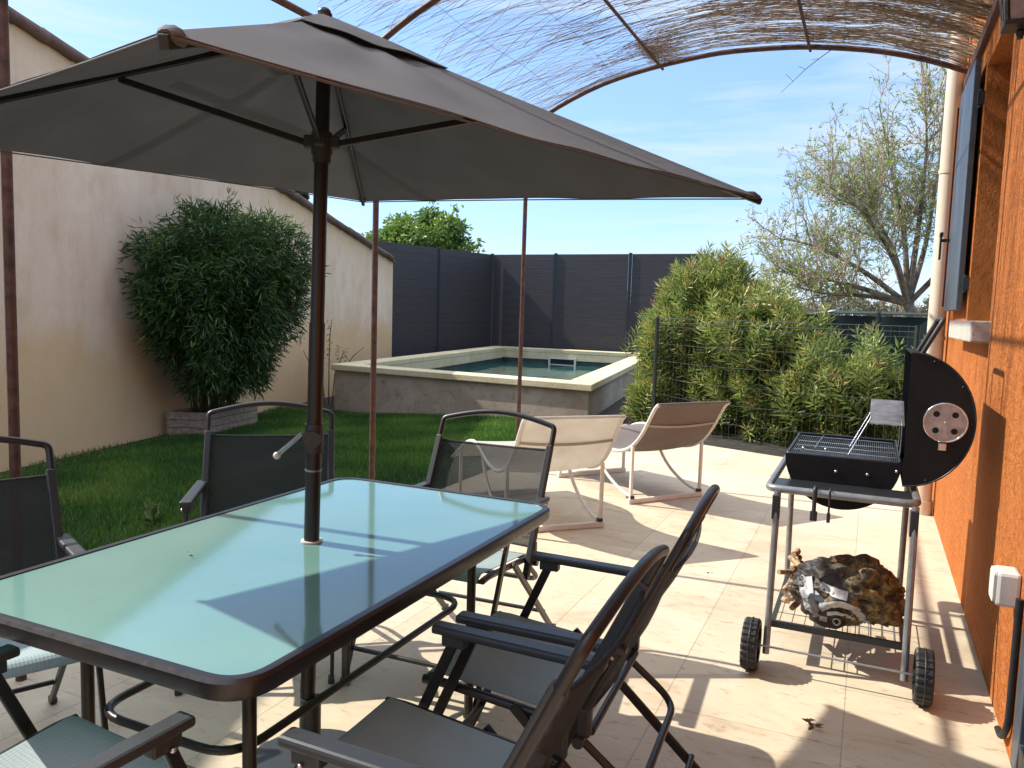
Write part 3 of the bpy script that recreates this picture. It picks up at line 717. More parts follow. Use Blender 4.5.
oleander('low oleander at the right end of the hedge behind the barbecue',(-.18,9.25),(.85,.62),1.2,360,lambda x,y: 1.10-.02*x+.13*math.sin(x*11)+.06*math.sin(y*9),seed=5)
oleander('small low oleander shoots leaning out left of the green fence post',(-2.58,10.05),(.36,.42),1.0,90,lambda x,y: .62+.25*x,seed=6)

# ---- trees
def almond():
    t = thing('almond_tree','sparse almond tree with young leaves behind the oleander hedge','tree',(0,0,0)); r2 = np.random.default_rng(21)
    m = MB(); f = Vector((.62,18,1.75))
    m.tube([(.86,18,-.05),(.84,18,.9),(.78,18,1.4),f],[.16,.13,.12,.10],10)
    lims = [((-.1,17.9,2.0),(-1.1,17.8,1.95),(-1.9,17.8,2.2)),((-.35,18.1,2.45),(-1.2,18.2,2.9),(-2.0,18.1,3.05)),((-.3,17.6,2.05),(-.9,17.4,2.2),(-1.7,17.3,2.35)),((.2,18.2,2.9),(-.35,18.3,3.9),(-1.0,18.3,4.5)),((.45,17.8,3.1),(.15,17.6,4.4),(-.15,17.5,5.7)),
            ((.9,18.2,3.0),(1.0,18.3,4.6),(.95,18.3,6.4)),((1.3,17.9,2.7),(2.0,17.8,3.9),(2.6,17.7,5.0)),((.35,18.8,2.7),(-.2,19.3,3.5),(-.6,19.6,4.2)),((.3,17.2,2.6),(-.3,16.7,3.4),(-.9,16.5,3.9)),((.75,17.6,3.4),(.7,17.4,4.8),(.5,17.2,6.0))]
    nodes = []
    for L in lims:
        pts = fillet([f]+[Vector(p)+Vector(r2.normal(size=3)*.05) for p in L],.5,4); n = len(pts)
        m.tube(pts,[.060*(1-.80*i/(n-1)) for i in range(n)],7)
        nodes += [(pts[i],(pts[min(i+1,n-1)]-pts[i-1]).normalized()) for i in range(3,n)]
    m.build('trunk','bark',t)
    sec = []; sn = []
    for k in range(300):
        p, d = nodes[r2.integers(len(nodes))]; dr_ = Vector(r2.normal(size=3))*.75+d*.6+Vector((0,0,.35)); dr_.normalize(); L = .5+.75*r2.random()
        c = [p+dr_*L*s+Vector((r2.normal(),r2.normal(),r2.normal()))*.03*s+Vector((0,0,.18*s*s)) for s in np.linspace(0,1,6)]
        sec.append([tuple(x) for x in c]); sn += [(c[i],(c[i]-c[i-1]).normalized()) for i in range(1,6)]
    strands('branch','pink_twig',np.array(sec),np.full(len(sec),.014),np.zeros(len(sec)),t)
    tw = []; P = []; D = []; T = []
    for k in range(4300):
        p, d = sn[r2.integers(len(sn))]; dr_ = Vector(r2.normal(size=3))*.8+d*.5+Vector((0,0,.25)); dr_.normalize(); L = .18+.34*r2.random()
        c = [p+dr_*L*s+Vector((0,0,.06*s*s)) for s in np.linspace(0,1,6)]; tw.append([tuple(x) for x in c])
        if r2.random() < .8:
            hue = r2.random()
            for q in range(r2.integers(2,7)):
                s = .3+.7*r2.random(); P.append(tuple(p+dr_*L*s)); D.append(tuple(Vector(r2.normal(size=3))*.7+dr_)); T.append(np.clip(hue*.8+r2.normal()*.15,0,1))
    strands('twig','pink_twig',np.array(tw),np.full(len(tw),.0055),np.zeros(len(tw)),t)
    P, D, T = np.array(P), np.array(D), np.array(T); leafmesh('foliage','almond_leaf',P,D,.07+.05*r2.random(len(P)),np.full(len(P),.026),T,t)
almond()
def leafy():
    t = thing('leafy_tree','bright green leafy tree behind the left end of the dark fence','tree',(0,0,0)); r2 = np.random.default_rng(5)
    c0 = Vector((-14.6,24.2,3.55)); m = MB(); m.tube([(-14.6,24.2,-.05),(-14.55,24.2,1.6),(-14.6,24.2,2.6)],[.16,.13,.1],8)
    P = []; D = []; T = []
    for k in range(64):
        d = Vector(r2.normal(size=3)); d.normalize(); d.z = abs(d.z)*.9-.25; R = .55+.55*r2.random(); c = c0+Vector((d.x*1.75*R, d.y*1.3*R, d.z*1.75*R))
        m.tube([(-14.6,24.2,2.2),tuple((Vector((-14.6,24.2,2.5))+c)/2+Vector((0,0,.1))),tuple(c)],[.05,.03,.012],5,cap=False)
        hue = r2.random()
        for q in range(135):
            v = Vector(r2.normal(size=3)); v.normalize(); v *= r2.random()**.4; P.append((c.x+v.x*.42,c.y+v.y*.42,c.z+v.z*.34)); D.append((v.x+r2.normal()*.6,v.y+r2.normal()*.6,v.z+r2.normal()*.5-.2)); T.append(np.clip(.25+.45*hue+r2.normal()*.15+v.z*.15,0,1))
    for (dx,dz) in ((2.0,-.15),(2.25,.05),(-1.9,.2),(-2.1,.05),(1.3,1.15),(.5,1.6)):
        for q in range(26): P.append((c0.x+dx+r2.normal()*.1,c0.y,c0.z+dz+r2.normal()*.13)); D.append(tuple(r2.normal(size=3))); T.append(.6+r2.random()*.3)
        m.tube([(-14.6,24.2,2.8),(c0.x+dx,c0.y,c0.z+dz)],[.03,.008],5,cap=False)
    m.build('trunk','bark',t); P, D, T = np.array(P), np.array(D), np.array(T)
    leafmesh('crown','broad_leaf',P,D,.14+.08*r2.random(len(P)),.08+.035*r2.random(len(P)),T,t)
leafy()
def conifer():
    t = thing('conifer_tree','dark conifer top showing above the verge of the neighbour building','tree',(0,0,0)); r2 = np.random.default_rng(9)
    x0,y0 = -33.0,40.0; MB().tube([(x0,y0,-.05),(x0,y0,5),(x0,y0,8.6)],[.25,.16,.03],8).build('trunk','bark',t); n = 9000
    h = r2.random(n)**.8; z = 3.5+5.2*h; th = r2.random(n)*2*PI; lay = .55+.45*np.abs(np.sin(z*3.1+np.sin(th*2)*.9)); r = (1-h)**.7*1.9*lay*r2.random(n)**.5+.06
    pos = np.stack([x0+r*np.cos(th),y0+r*np.sin(th),z-.15*r],1); d = np.stack([np.cos(th),np.sin(th),r2.normal(size=n)*.3+.2],1)
    leafmesh('crown','needle',pos,d,.22+.1*r2.random(n),np.full(n,.06),r2.random(n),t)
conifer()
# scrub and bare woods far behind
def scrub(label, x, y, w_, h, n, seed):
    t = thing('distant_thicket',label,'thicket',(x,y,-.06),0,'thickets on the horizon'); r2 = np.random.default_rng(seed)
    th = r2.random(n)*2*PI; r = r2.random(n)**.5; px_ = r*np.cos(th)*w_; py = r*np.sin(th)*2.5
    top = h*(1-.5*(px_/w_)**2)*(1+.18*np.sin(px_*1.9+seed)+.10*np.sin(px_*5.1)); z = top*r2.random(n)**.6
    leafmesh('foliage','far_leaf',np.stack([px_,py,z],1),r2.normal(size=(n,3))+[0,0,.5],.22+.2*r2.random(n),.05+.06*r2.random(n),np.clip(.2+.6*r2.random(n)+.2*math.sin(seed),0,1),t)
    st = []
    for k in range(40): a_ = (r2.random()-.5)*1.7*w_; s = np.linspace(0,1,5)[:,None]; st.append(np.array([a_,0,0])*(1-s)+np.array([a_+r2.normal()*.5,r2.normal(),h*(.8+.35*r2.random())])*s)
    strands('stem','pink_twig',np.array(st),np.full(40,.03),np.zeros(40),t)
for k,(x,y,w_,h,n,l) in enumerate(((-7.5,46,4.2,2.6,5200,'brownish thicket far off just right of the fence end'),(-1.2,50,4.5,2.9,5600,'olive brown thicket far off behind the middle of the hedge'),(3.6,44,3.6,2.4,4500,'low thicket far off behind the almond trunk'),(-14.5,52,4.0,2.4,4200,'far thicket mostly hidden behind the anthracite fence'))): scrub(l,x,y,w_,h,n,k+1)
# ------------------------------------------------------------------ table
tb = thing('garden_table','rectangular garden table with frosted teal glass top and black metal frame','table',(-1.408,1.765,0))
TX, TY, TZ = .45, .755, .72
def rrect(hx, hy, r, n=8): return fillet([(hx,hy,0),(-hx,hy,0),(-hx,-hy,0),(hx,-hy,0)], r, n, True)
m = MB(); prof = [(-.010,0),(-.010,-.008),(-.006,-.008),(-.006,-.036),(.010,-.038),(.016,-.026),(.016,-.004),(.010,.003),(-.002,.004),(-.008,.003)]
P = rrect(TX-.012, TY-.012, .085, 9); n = len(P); vs = []
for i in range(n):
    t = (P[(i+1)%n]-P[i-1]).normalized(); nrm = Vector((t.y,-t.x,0))
    for (o, z) in prof: vs.append(P[i]+nrm*o+Vector((0,0,TZ+z)))
k = len(prof); m.add(vs, [(i*k+j, ((i+1)%n)*k+j, ((i+1)%n)*k+(j+1)%k, i*k+(j+1)%k) for i in range(n) for j in range(k)], False)
fr = m.build('frame','brown_tube',tb); fr.data.polygons.foreach_set('use_smooth',[True]*len(fr.data.polygons))
es = fr.modifiers.new('edge','EDGE_SPLIT'); es.split_angle = R_(40)
m = MB(); P = rrect(TX-.019, TY-.019, .08, 9); n = len(P); N = 26
# glass plate with a hole for the parasol pole
hole = [(.023*math.cos(2*PI*i/n+.01), .023*math.sin(2*PI*i/n+.01)) for i in range(n)]
def near_hole(p): a = math.atan2(p.y,p.x); return (.023*math.cos(a), .023*math.sin(a))
vs = [(p.x,p.y,TZ) for p in P]+[(*near_hole(p),TZ) for p in P]+[(p.x,p.y,TZ-.006) for p in P]+[(*near_hole(p),TZ-.006) for p in P]
fs = []
for i in range(n):
    j = (i+1)%n; fs += [(i,j,n+j,n+i),(2*n+j,2*n+i,3*n+i,3*n+j),(i,2*n+i,2*n+j,j),(n+j,3*n+j,3*n+i,n+i)]
m.add(vs, fs); m.build('glass_top','glass',tb)
LX, LY = ((-.275,.235)), ((-.50,.545))
for x in LX:
    for y in LY:
        L = MB(); L.tube([(x,y,0),(x,y,TZ-.036)],.0155,14); L.cyl((x,y,0),(x,y,.02),.018,14); L.build('leg','brown_tube',tb)
m = MB(); z = .40; m.tube(fillet([(.20,.56,z),(-.24,.56,z),(-.24,-.515,z),(.20,-.515,z)],.10,6,True),.0105,10,closed=True)
m.build('stretcher','brown_tube',tb)
m = MB()
for y in LY: m.bar((-.42,y,TZ-.028),(.42,y,TZ-.028),.022,.018)
m.build('cross_rail','black_tube',tb)
# collar
m = MB(); m.tube([(0.0,0,TZ+.001),(0.0,0,TZ+.006)],.030,28); m.build('pole_collar','white_plastic',tb)

# ------------------------------------------------------------------ parasol
ps = thing('parasol','grey-brown square parasol with black pole through the glass table','parasol',(-1.408,1.765,0))
O = Vector((-1.408,1.765,0)); AP = Vector((-1.38,1.77,2.137))-O
CR = [Vector(p)-O for p in ((-.788,.709,1.701),(-.311,2.364,1.723),(-2.012,2.853,1.829),(-2.489,1.198,1.806))]
def polept(z): return Vector((.0+.030*(z-.72)/1.42,.005*(z-.72)/1.42,z))
MB().tube([polept(.03),polept(1.34)],.0215,20).build('lower_pole','black_tube',ps)
MB().tube([polept(1.30),polept(2.16)],.0190,20).build('upper_pole','black_tube',ps)
c = MB(); rs = np.random.default_rng(3)
for q in range(4):
    a, b = CR[q], CR[(q+1)%4]; rows = []
    for s in np.linspace(.03,1,26):
        row = []
        for t in np.linspace(0,1,49):
            e = a.lerp(b,t); w_ = 4*t*(1-t); e = e.lerp(AP, .030*w_); p = AP.lerp(e, s); p = p+Vector((0,0,-.030*w_*s*(1.35-s)+.009*s*(1-s)*math.sin(t*23+s*9+q)*w_*2 + .006 + .010*mnoise.noise(Vector((t*6,s*2.2,q*3.1)))*w_*s))
            row.append(p)
        rows.append(row)
    c.grid(rows, .0018)
can = c.build('canopy','canopy',ps)
c = MB()
for q in range(4):
    a, b = CR[q], CR[(q+1)%4]; pts = []
    for t in np.linspace(0,1,25): w_ = 4*t*(1-t); pts.append(a.lerp(b,t).lerp(AP,.030*w_)+Vector((0,0,-.030*w_*.35+.002)))
    c.tube(pts,.0022,6)
c.build('hem','canopy',can)
v = MB(); ap2 = AP+Vector((0,0,.022))
for q in range(4):
    am = (.004,.036,.036,.006)[q]; a, b = AP.lerp(CR[q],.27)+Vector((0,0,.012)), AP.lerp(CR[(q+1)%4],.27)+Vector((0,0,.012)); rows = []
    for s in np.linspace(.02,1,10): rows.append([ap2.lerp(a.lerp(b,t),s)+Vector((0,0,am*s*s*(.55+math.sin(t*PI*4-1.2))*math.sin(t*PI)+.004*math.sin(s*PI))) for t in np.linspace(0,1,29)])
    v.grid(rows,.002)
v.build('vent_cap','canopy',can)
MB().sphere(tuple(ap2+Vector((0,0,.004))),.018,1,1,.8).build('finial','black_tube',ps)
hub = polept(1.822); h = MB(); h.tube([hub-Vector((0,0,.028)),hub+Vector((0,0,.03))],.028,18)
for q in range(4):
    d = (CR[q]-AP); d.z = 0; d.normalize(); h.box(tuple(hub+d*.032+Vector((0,0,.004))),(.03,.026,.034),math.atan2(d.y,d.x),.004)
h.cyl(tuple(hub-Vector((0,0,.05))),tuple(hub-Vector((0,0,.028))),.024,16); h.build('hub','plastic_grey',ps)
MB().tube([AP-Vector((0,0,.05)),AP+Vector((0,0,.0))],.03,16).build('top_hub','plastic_grey',ps)
for q in range(4):
    r0, r1 = AP-Vector((0,0,.02)), CR[q]-Vector((0,0,.006)); MB().bar(r0,r1,.013,.018,bev=.002).build('rib','black_tube',ps)
    d = (CR[q]-AP); d.z = 0; d.normalize(); e = r0.lerp(r1,.43)-Vector((0,0,.012)); MB().bar(hub+d*.035,e,.011,.017,bev=.002).build('strut','black_tube',ps)
    k = MB(); k.tube([tuple(CR[q]-d*.05+Vector((0,0,.012))),tuple(CR[q]-d*.025+Vector((0,0,.010))),tuple(CR[q]-d*.006+Vector((0,0,.004)))],[.014,.018,.010],10,flat=.7); k.build('corner_pocket','canopy',can)
ck = polept(1.018); k = MB(); k.tube([ck-Vector((0,0,.04)),ck+Vector((0,0,.04))],.026,18); k.cyl(tuple(ck+Vector((.015,-.03,0))),tuple(ck+Vector((-.01,.01,0))),.024,18); crank = k.build('crank_housing','plastic_grey',ps)
k = MB(); p0 = ck+Vector((-.018,-.030,.015)); p1 = ck+Vector((-.085,-.055,-.050)); k.bar(p0,p1,.010,.012,bev=.002); k.build('crank_handle','silver_tube',crank)
MB().sphere(tuple(p1),.0105).build('handle_knob','white_plastic',crank)
MB().tube([polept(.925),polept(.93)],.0235,18).build('pole_clip','silver_tube',ps)
m = MB(); m.cyl((0,0,0),(0,0,.06),.21,36,.19); m.cyl((0,0,.06),(0,0,.26),.030,18); m.build('base','plastic_grey',ps)

# ------------------------------------------------------------------ folding chairs
def make_chair(label, back='sling_back'):
    t = thing('folding_chair',label,'chair',(0,0,0),0,'black folding armchairs round the glass table')
    W = .262
    def bk(z): return -.155-.265*((z-.36)/.55)          # y of the back tube at height z
    ztop = .905
    pts = [(-W,bk(.34),.34),(-W,bk(.84),.84),(-W,bk(ztop),ztop)]+[(-W+2*W*s,bk(ztop)-.016*math.sin(PI*s),ztop+.042*math.sin(PI*s)) for s in np.linspace(.07,.93,13)]+[(W,bk(ztop),ztop),(W,bk(.84),.84),(W,bk(.34),.34)]
    m = MB(); m.tube(fillet(pts,.022,4),.0115,12); m.build('back_frame','brown_tube',t)
    for x in (-W,W): MB().bar((x*.985,bk(.33)+.002,.33),(x*.985,bk(.83)+.002,.83),.026,.03,bev=.004).build('side_rail','plastic_grey',t)
    rows = []
    for z in np.linspace(.44,.815,14):
        rows.append([(x, bk(z)-.004-.022*(1-(x/W)**2)+.004*math.sin(z*40)*(1-(x/W)**2), z-.008*(1-(x/W)**2)*(z > .8)) for x in np.linspace(-W+.012,W-.012,15)])
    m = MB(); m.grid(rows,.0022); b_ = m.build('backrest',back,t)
    for z in (.445,.812): MB().tube([(x,bk(z)-.004-.022*(1-(x/W)**2),z-.008*(1-(x/W)**2)*(z > .8)) for x in np.linspace(-W+.012,W-.012,15)],.0055,8).build('hem',back,b_)
    m = MB()
    for x in (-.238,.238): m.tube(fillet([(x,-.215,.395),(x,.19,.437),(x,.235,.435)],.04),.012,10,flat=1.0)
    m.tube([(-.238,-.215,.395),(.238,-.215,.395)],.010,8); m.tube([(-.238,.225,.428),(.238,.225,.428)],.008,8); m.build('seat_frame','brown_tube',t)
    rows = []
    for y in np.linspace(-.20,.215,16):
        z = .400+.043*(y+.2)/.4; rows.append([(x, y, z+.010-.024*(1-(x/.225)**2)*math.sin(PI*min(1,(y+.2)/.40+.04))) for x in np.linspace(-.226,.226,15)])
    z = .443; rows.append([(x,.232,.438+.006-.003*(1-(x/.225)**2)) for x in np.linspace(-.224,.224,15)]); rows.append([(x,.239,.424) for x in np.linspace(-.220,.220,15)])
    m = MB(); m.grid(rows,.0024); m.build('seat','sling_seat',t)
    for x in (-.272,.272):
        s = 1 if x > 0 else -1
        a = MB(); a.bar((x,-.300,.624),(x,.125,.633),.045,.021,bev=.007); arm = a.build('armrest','plastic_grey',t)
        sc_ = MB()
        for (y,z) in ((.075,.600),(-.27,.610)): sc_.sphere((x+s*.020,y,z),.0055,seg=8)
        sc_.build('screw','bright_metal',arm)
        MB().box((x,.07,.61),(.030,.06,.03),0,.004).build('bracket','plastic_grey',arm)
        L = MB(); L.bar((x+s*.004,.07,.615),(x-s*.006,.335,.006),.014,.026,bev=.003); L.build('front_leg','black_tube',t)
        L = MB(); L.bar((x-s*.018,-.02,.425),(x-s*.012,-.475,.006),.014,.026,bev=.003); L.build('rear_leg','black_tube',t)
        for yy in (.333,-.473): MB().box((x-s*.008,yy,.012),(.024,.036,.024),0,.005).build('foot_cap','plastic_grey',t)
        k = MB(); k.cyl((x-s*.03,-.195,.385),(x+s*.015,-.195,.385),.014,14); k.box((x-s*.012,-.205,.43),(.03,.03,.07),0,.005); k.build('hinge','plastic_grey',t)
    m = MB(); m.tube([(-.26,.285,.115),(.26,.285,.115)],.009,8); m.build('front_stretcher','black_tube',t)
    m = MB(); m.tube([(-.255,-.39,.11),(.255,-.39,.11)],.009,8); m.build('rear_stretcher','black_tube',t)
    m = MB(); m.tube(fillet([(-.245,-.16,.40),(-.245,-.335,.265),(.245,-.335,.265),(.245,-.16,.40)],.07),.0105,10); m.build('support_loop','brown_tube',t)
    return t
def dup(root, loc, rz, label):
    r = root.copy(); COL.objects.link(r); r.location = loc; r.rotation_euler = (0,0,rz); r['label'] = label
    for ch in list(root.children):
        c = ch.copy(); COL.objects.link(c); c.parent = r
        for g in ch.children: d = g.copy(); COL.objects.link(d); d.parent = c
    return r
ch0 = make_chair('black folding chair nearest the camera on the right long side of the table')
ch0.location = (-.775,1.325,0); ch0.rotation_euler = (0,0,R_(91))
dup(ch0,(-.775,1.955,0),R_(93),'second black folding chair on the right side, its back just beyond the nearest one')
dup(ch0,(-1.44,2.66,0),R_(182),'folding chair at the far short end of the table with a see-through mesh back')
dup(ch0,(-2.15,2.40,0),R_(217.5),'folding chair turned askew at the far left corner of the table behind the parasol pole')
dup(ch0,(-2.17,1.29,0),R_(244.4),'folding chair at the near left corner of the table, cut by the left edge')
dup(ch0,(-1.37,.915,0),R_(-4),'folding chair at the near short table end, only seat and arms in view')

# ------------------------------------------------------------------ rocking loungers
def make_lounger(label, sling):
    t = thing('garden_lounger',label,'lounger',(0,0,0),0,'low rocking loungers on the paving')
    pr = [(-.27,.765),(-.235,.74),(-.185,.665),(-.11,.545),(-.03,.455),(.08,.385),(.22,.355),(.38,.375),(.56,.445),(.70,.475),(.84,.445),(1.02,.36),(1.2,.27)]
    sp = fillet([(0,y,z) for y,z in pr],.06,3); W = .325
    for x in (-W,W): MB().tube([(x,p.y,p.z) for p in sp],.0135,10).build('side_rail','ivory_frame',t)
    rows = []; n = len(sp)
    for i, p in enumerate(sp):
        rows.append([(x, p.y+.0, p.z-.020*(1-(x/W)**2)*math.sin(PI*min(1,max(0,i/n)))) for x in np.linspace(-W+.006,W-.006,13)])
    m = MB(); m.grid(rows,.0022); s = m.build('sling',sling,t)
    rows = [[(x, p.y-.007, p.z+.002-.020*(1-(x/W)**2)) for x in np.linspace(-W+.01,W-.01,13)] for p in [Vector((0,-.150,.607)),Vector((0,-.140,.590))]]
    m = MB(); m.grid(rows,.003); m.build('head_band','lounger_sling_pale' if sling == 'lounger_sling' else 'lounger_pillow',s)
    MB().tube([(-W,sp[0].y,sp[0].z),(W,sp[0].y,sp[0].z)],.010,8).build('top_bar',sling,t)
    for y in (0,.98):
        MB().box((0,y,.019),(.70,.030,.036),0,.004).build('foot_bar','ivory_frame',t)
    for x in (-W-.004,W+.004):
        MB().bar((x,0,.035),(x,0,.425),.022,.022,bev=.003).build('upright','ivory_frame',t)
        MB().bar((x,.98,.035),(x,.98,.385),.022,.022,bev=.003).build('upright','ivory_frame',t)
        xi = x*.95
        MB().tube(fillet([(xi,.01,.045),(xi,.16,.075),(xi,.34,.16),(xi,.47,.28),(xi,.55,.43)],.1),.0125,8).build('curved_stay','ivory_frame',t)
        k = MB(); k.box((x*.98,.0,.05),(.035,.035,.022),0,.004); k.build('joint_clip','plastic_grey',t)
    return t
l1 = make_lounger('lounger with sunlit beige sling, nearer and left of the two, beside the table','lounger_sling_pale'); l1.location = (-1.765,4.615,0); l1.rotation_euler = (0,0,R_(45))
l2 = make_lounger('lounger with brown shaded sling in front of the oleanders, right of the two','lounger_sling'); l2.location = (-1.337,5.827,0); l2.rotation_euler = (0,0,R_(53))

# ------------------------------------------------------------------ barbecue
bb = thing('charcoal_barbecue','black barrel charcoal barbecue on silver legs with its lid open','barbecue',(-.07,3.7,0)); BO = Vector((-.07,3.7,0))
def bp(x,y,z): return (x-BO.x,y-BO.y,z)
YA, YB = 3.53, 4.20
m = MB(); z = .70; m.tube(fillet([bp(.20,3.33,z),bp(.20,4.36,z),bp(-.345,4.36,z),bp(-.345,3.33,z)],.05,6,True),.0155,14,closed=True); m.build('shelf_frame','silver_tube',bb)
for (y,l) in ((3.44,.19),(4.28,.13)): MB().box(bp(-.072,y,.704),(.515,l,.006),0,.002).build('side_shelf','bbq_gloss',bb)
def halfshell(cx, cz, rx, rz, a0, a1, ya, yb, name, mat, th=.006, n=28):
    m = MB(); A = np.linspace(a0,a1,n); out = [(cx+rx*math.cos(a), cz+rz*math.sin(a)) for a in A]; inn = [(cx+(rx-th)*math.cos(a), cz+(rz-th)*math.sin(a)) for a in A]
    for (y0, y1, prof, fl) in ((ya,yb,out,0),(ya+th,yb-th,inn,1)):
        vs = [bp(x,y0,z) for x,z in prof]+[bp(x,y1,z) for x,z in prof]; m.add(vs,[(i,i+1,n+i+1,n+i) if not fl else (n+i,n+i+1,i+1,i) for i in range(n-1)],True)
        m.add(vs[:n]+vs[n:],[tuple(range(n)),tuple(range(2*n-1,n-1,-1))])
    vs = [bp(*p) for p in ((out[0][0],ya,out[0][1]),(inn[0][0],ya+th,inn[0][1]),(inn[-1][0],ya+th,inn[-1][1]),(out[-1][0],ya,out[-1][1]),(out[0][0],yb,out[0][1]),(inn[0][0],yb-th,inn[0][1]),(inn[-1][0],yb-th,inn[-1][1]),(out[-1][0],yb,out[-1][1]))]
    m.add(vs,[(0,1,2,3),(7,6,5,4),(0,4,5,1),(3,2,6,7)]); return m.build(name,mat,bb)
barrel = halfshell(-.08,.815,.224,.215,PI,2*PI,YA,YB,'barrel','bbq_black')
m = MB(); z = .818; m.tube(fillet([bp(.138,YA+.006,z),bp(.138,YB-.006,z),bp(-.298,YB-.006,z),bp(-.298,YA+.006,z)],.01,3,True),.006,8,closed=True); m.build('rim','bbq_gloss',barrel)
gr = MB()
for x in np.arange(-.288,.130,.0085): gr.tube([bp(x,YA+.012,.812),bp(x,YB-.012,.812)],.0016,5)
for y in (YA+.02,(YA+YB)/2,YB-.02,YA+.2,YB-.2): gr.tube([bp(-.292,y,.808),bp(.130,y,.808)],.003,6)
gr.build('grill','chrome',bb)
MB().box(bp(-.08,(YA+YB)/2,.755),(.40,.63,.004)).build('charcoal_tray','bbq_gloss',bb)
lid = halfshell(.150,1.0,.238,.268,-PI/2,PI/2,YA-.01,YB+.01,'lid','bbq_black')
vc = (.285,YA-.014,1.0)
m = MB(); m.cyl(bp(vc[0],YA-.012,1.0),bp(vc[0],YA-.018,1.0),.073,40); vent = m.build('vent','vent_steel',lid)
m = MB(); m.tube([bp(vc[0]+.076*math.cos(a),YA-.016,1.0+.076*math.sin(a)) for a in np.linspace(0,2*PI,37)[:-1]],.0045,8,closed=True); m.build('vent_ring','chrome',vent)
m = MB()
for a in (.78,2.36,3.93,5.5): m.cyl(bp(vc[0]+.046*math.cos(a),YA-.0165,1.0+.046*math.sin(a)),bp(vc[0]+.046*math.cos(a),YA-.0195,1.0+.046*math.sin(a)),.012,16)
m.build('vent_hole','bbq_black',vent)
m = MB(); m.box(bp(vc[0]-.006,YA-.024,.905),(.030,.022,.028),0,.003); m.sphere(bp(vc[0],YA-.02,1.0),.006); m.build('vent_tab','chrome',vent)
m = MB(); m.tube([bp(.150+.239*math.cos(a),YA-.011,1.0+.269*math.sin(a)) for a in np.linspace(-PI/2,PI/2,30)],.0035,8); m.build('lid_seam','bbq_gloss',lid)
m = MB()
for a in (-1.2,-.6,0,.6,1.2): m.sphere(bp(.150+.226*math.cos(a),YA-.013,1.0+.255*math.sin(a)),.0045,seg=8)
m.build('lid_rivet','bbq_gloss',lid)
h = MB(); h.tube(fillet([bp(.19,3.66,1.255),bp(.262,3.66,1.405),bp(.262,3.98,1.405),bp(.19,3.98,1.255)],.02,4),.010,10); h.build('handle','plastic_grey',lid)
wr = MB(); wr.bar(bp(.083,3.67,.955),bp(.083,3.93,1.035),.135,.006,bev=.002); wr.build('warming_plate','vent_steel',bb)
wr = MB()
for y in (3.68,3.92): wr.tube([bp(.02,y,.982),bp(-.06,y-.05,.818)],.003,6); wr.tube([bp(.14,y,.982),bp(.14,y,.83)],.003,6)
wr.tube([bp(-.20,3.70,.823),bp(-.185,4.12,.823)],.0035,6); wr.build('warming_wire','chrome',bb)
m = MB()
for (x,y,z) in ((-.24,YA+.1,.83),(-.10,YA-.002,.76),(.02,YA-.002,.76),(-.15,YA+.12,.83),(.127,YA-.003,.785)): m.sphere(bp(x,y,z),.0075,seg=8)
m.build('bolt','bright_metal',bb)
for x, yb_ in ((-.305,3.25),(.193,3.25)):
    MB().tube([bp(x,yb_+.06,.695),bp(x,yb_-.03,.05)],.0135,12).build('leg','silver_tube',bb)
    MB().tube([bp(x,3.98,.695),bp(x,4.05,.0)],.0135,12).build('leg','silver_tube',bb)
    MB().box(bp(x-.002,yb_+.052,.632),(.030,.034,.10),0,.004).build('leg_sleeve','plastic_grey',bb)
MB().tube([bp(-.37,3.17,.100),bp(.262,3.17,.100)],.0045,8).build('axle','silver_tube',bb)
def wheel(x):
    m = MB(); prof = [(.070,-.030),(.094,-.030),(.100,-.023),(.1005,.023),(.094,.030),(.070,.030)]
    N = 96; vs = []
    for i in range(N):
        a = 2*PI*i/N; g = .006 if i % 4 > 1 else 0
        for (r, o) in prof: rr = r-(g if r > .093 else 0); vs.append(bp(x+o, 3.17+rr*math.cos(a), .1005+rr*math.sin(a)))
    k = len(prof); m.add(vs,[(i*k+j,((i+1)%N)*k+j,((i+1)%N)*k+(j+1)%k,i*k+(j+1)%k) for i in range(N) for j in range(k)])
    tr = m.build('wheel','rubber',bb)
    m = MB(); m.cyl(bp(x-.020,3.17,.1005),bp(x+.020,3.17,.1005),.071,30); m.cyl(bp(x-.034,3.17,.1005),bp(x+.034,3.17,.1005),.02,16); m.build('hubcap','plastic_grey',tr)
    MB().tube([bp(x-.0,3.17+.1012*math.cos(a),.1005+.1012*math.sin(a)) for a in np.linspace(0,2*PI,49)[:-1]],.0025,6,closed=True).build('tread_rib','plastic_grey',tr)
wheel(-.358); wheel(.252)
m = MB(); z = .150
for a, b in (((-.295,3.30),(.185,3.30)),((-.295,3.98),(.185,3.98)),((-.295,3.29),(-.295,3.99)),((.185,3.29),(.185,3.99))): m.bar(bp(*a,z),bp(*b,z),.016,.028,bev=.002)
m.build('lower_frame','plastic_grey',bb)
m = MB()
for x in np.linspace(-.27,.16,10): m.tube([bp(x,3.30,z),bp(x,3.98,z)],.0022,6)
for y in (3.45,3.64,3.82): m.tube([bp(-.29,y,z-.004),bp(.18,y,z-.004)],.0022,6)
m.build('lower_rack','chrome',bb)
for x in (-.165,-.110):
    w_ = .018 if x < -.13 else .009
    MB().tube(fillet([bp(x,3.335,.722),bp(x,3.308,.722),bp(x,3.306,.60)],.01,3),w_*.45,8).build('tool_hook','plastic_grey',bb)
    MB().box(bp(x,3.306,.612),(w_*1.5,.012,.04),0,.003).build('hook_tip','plastic_grey',bb)

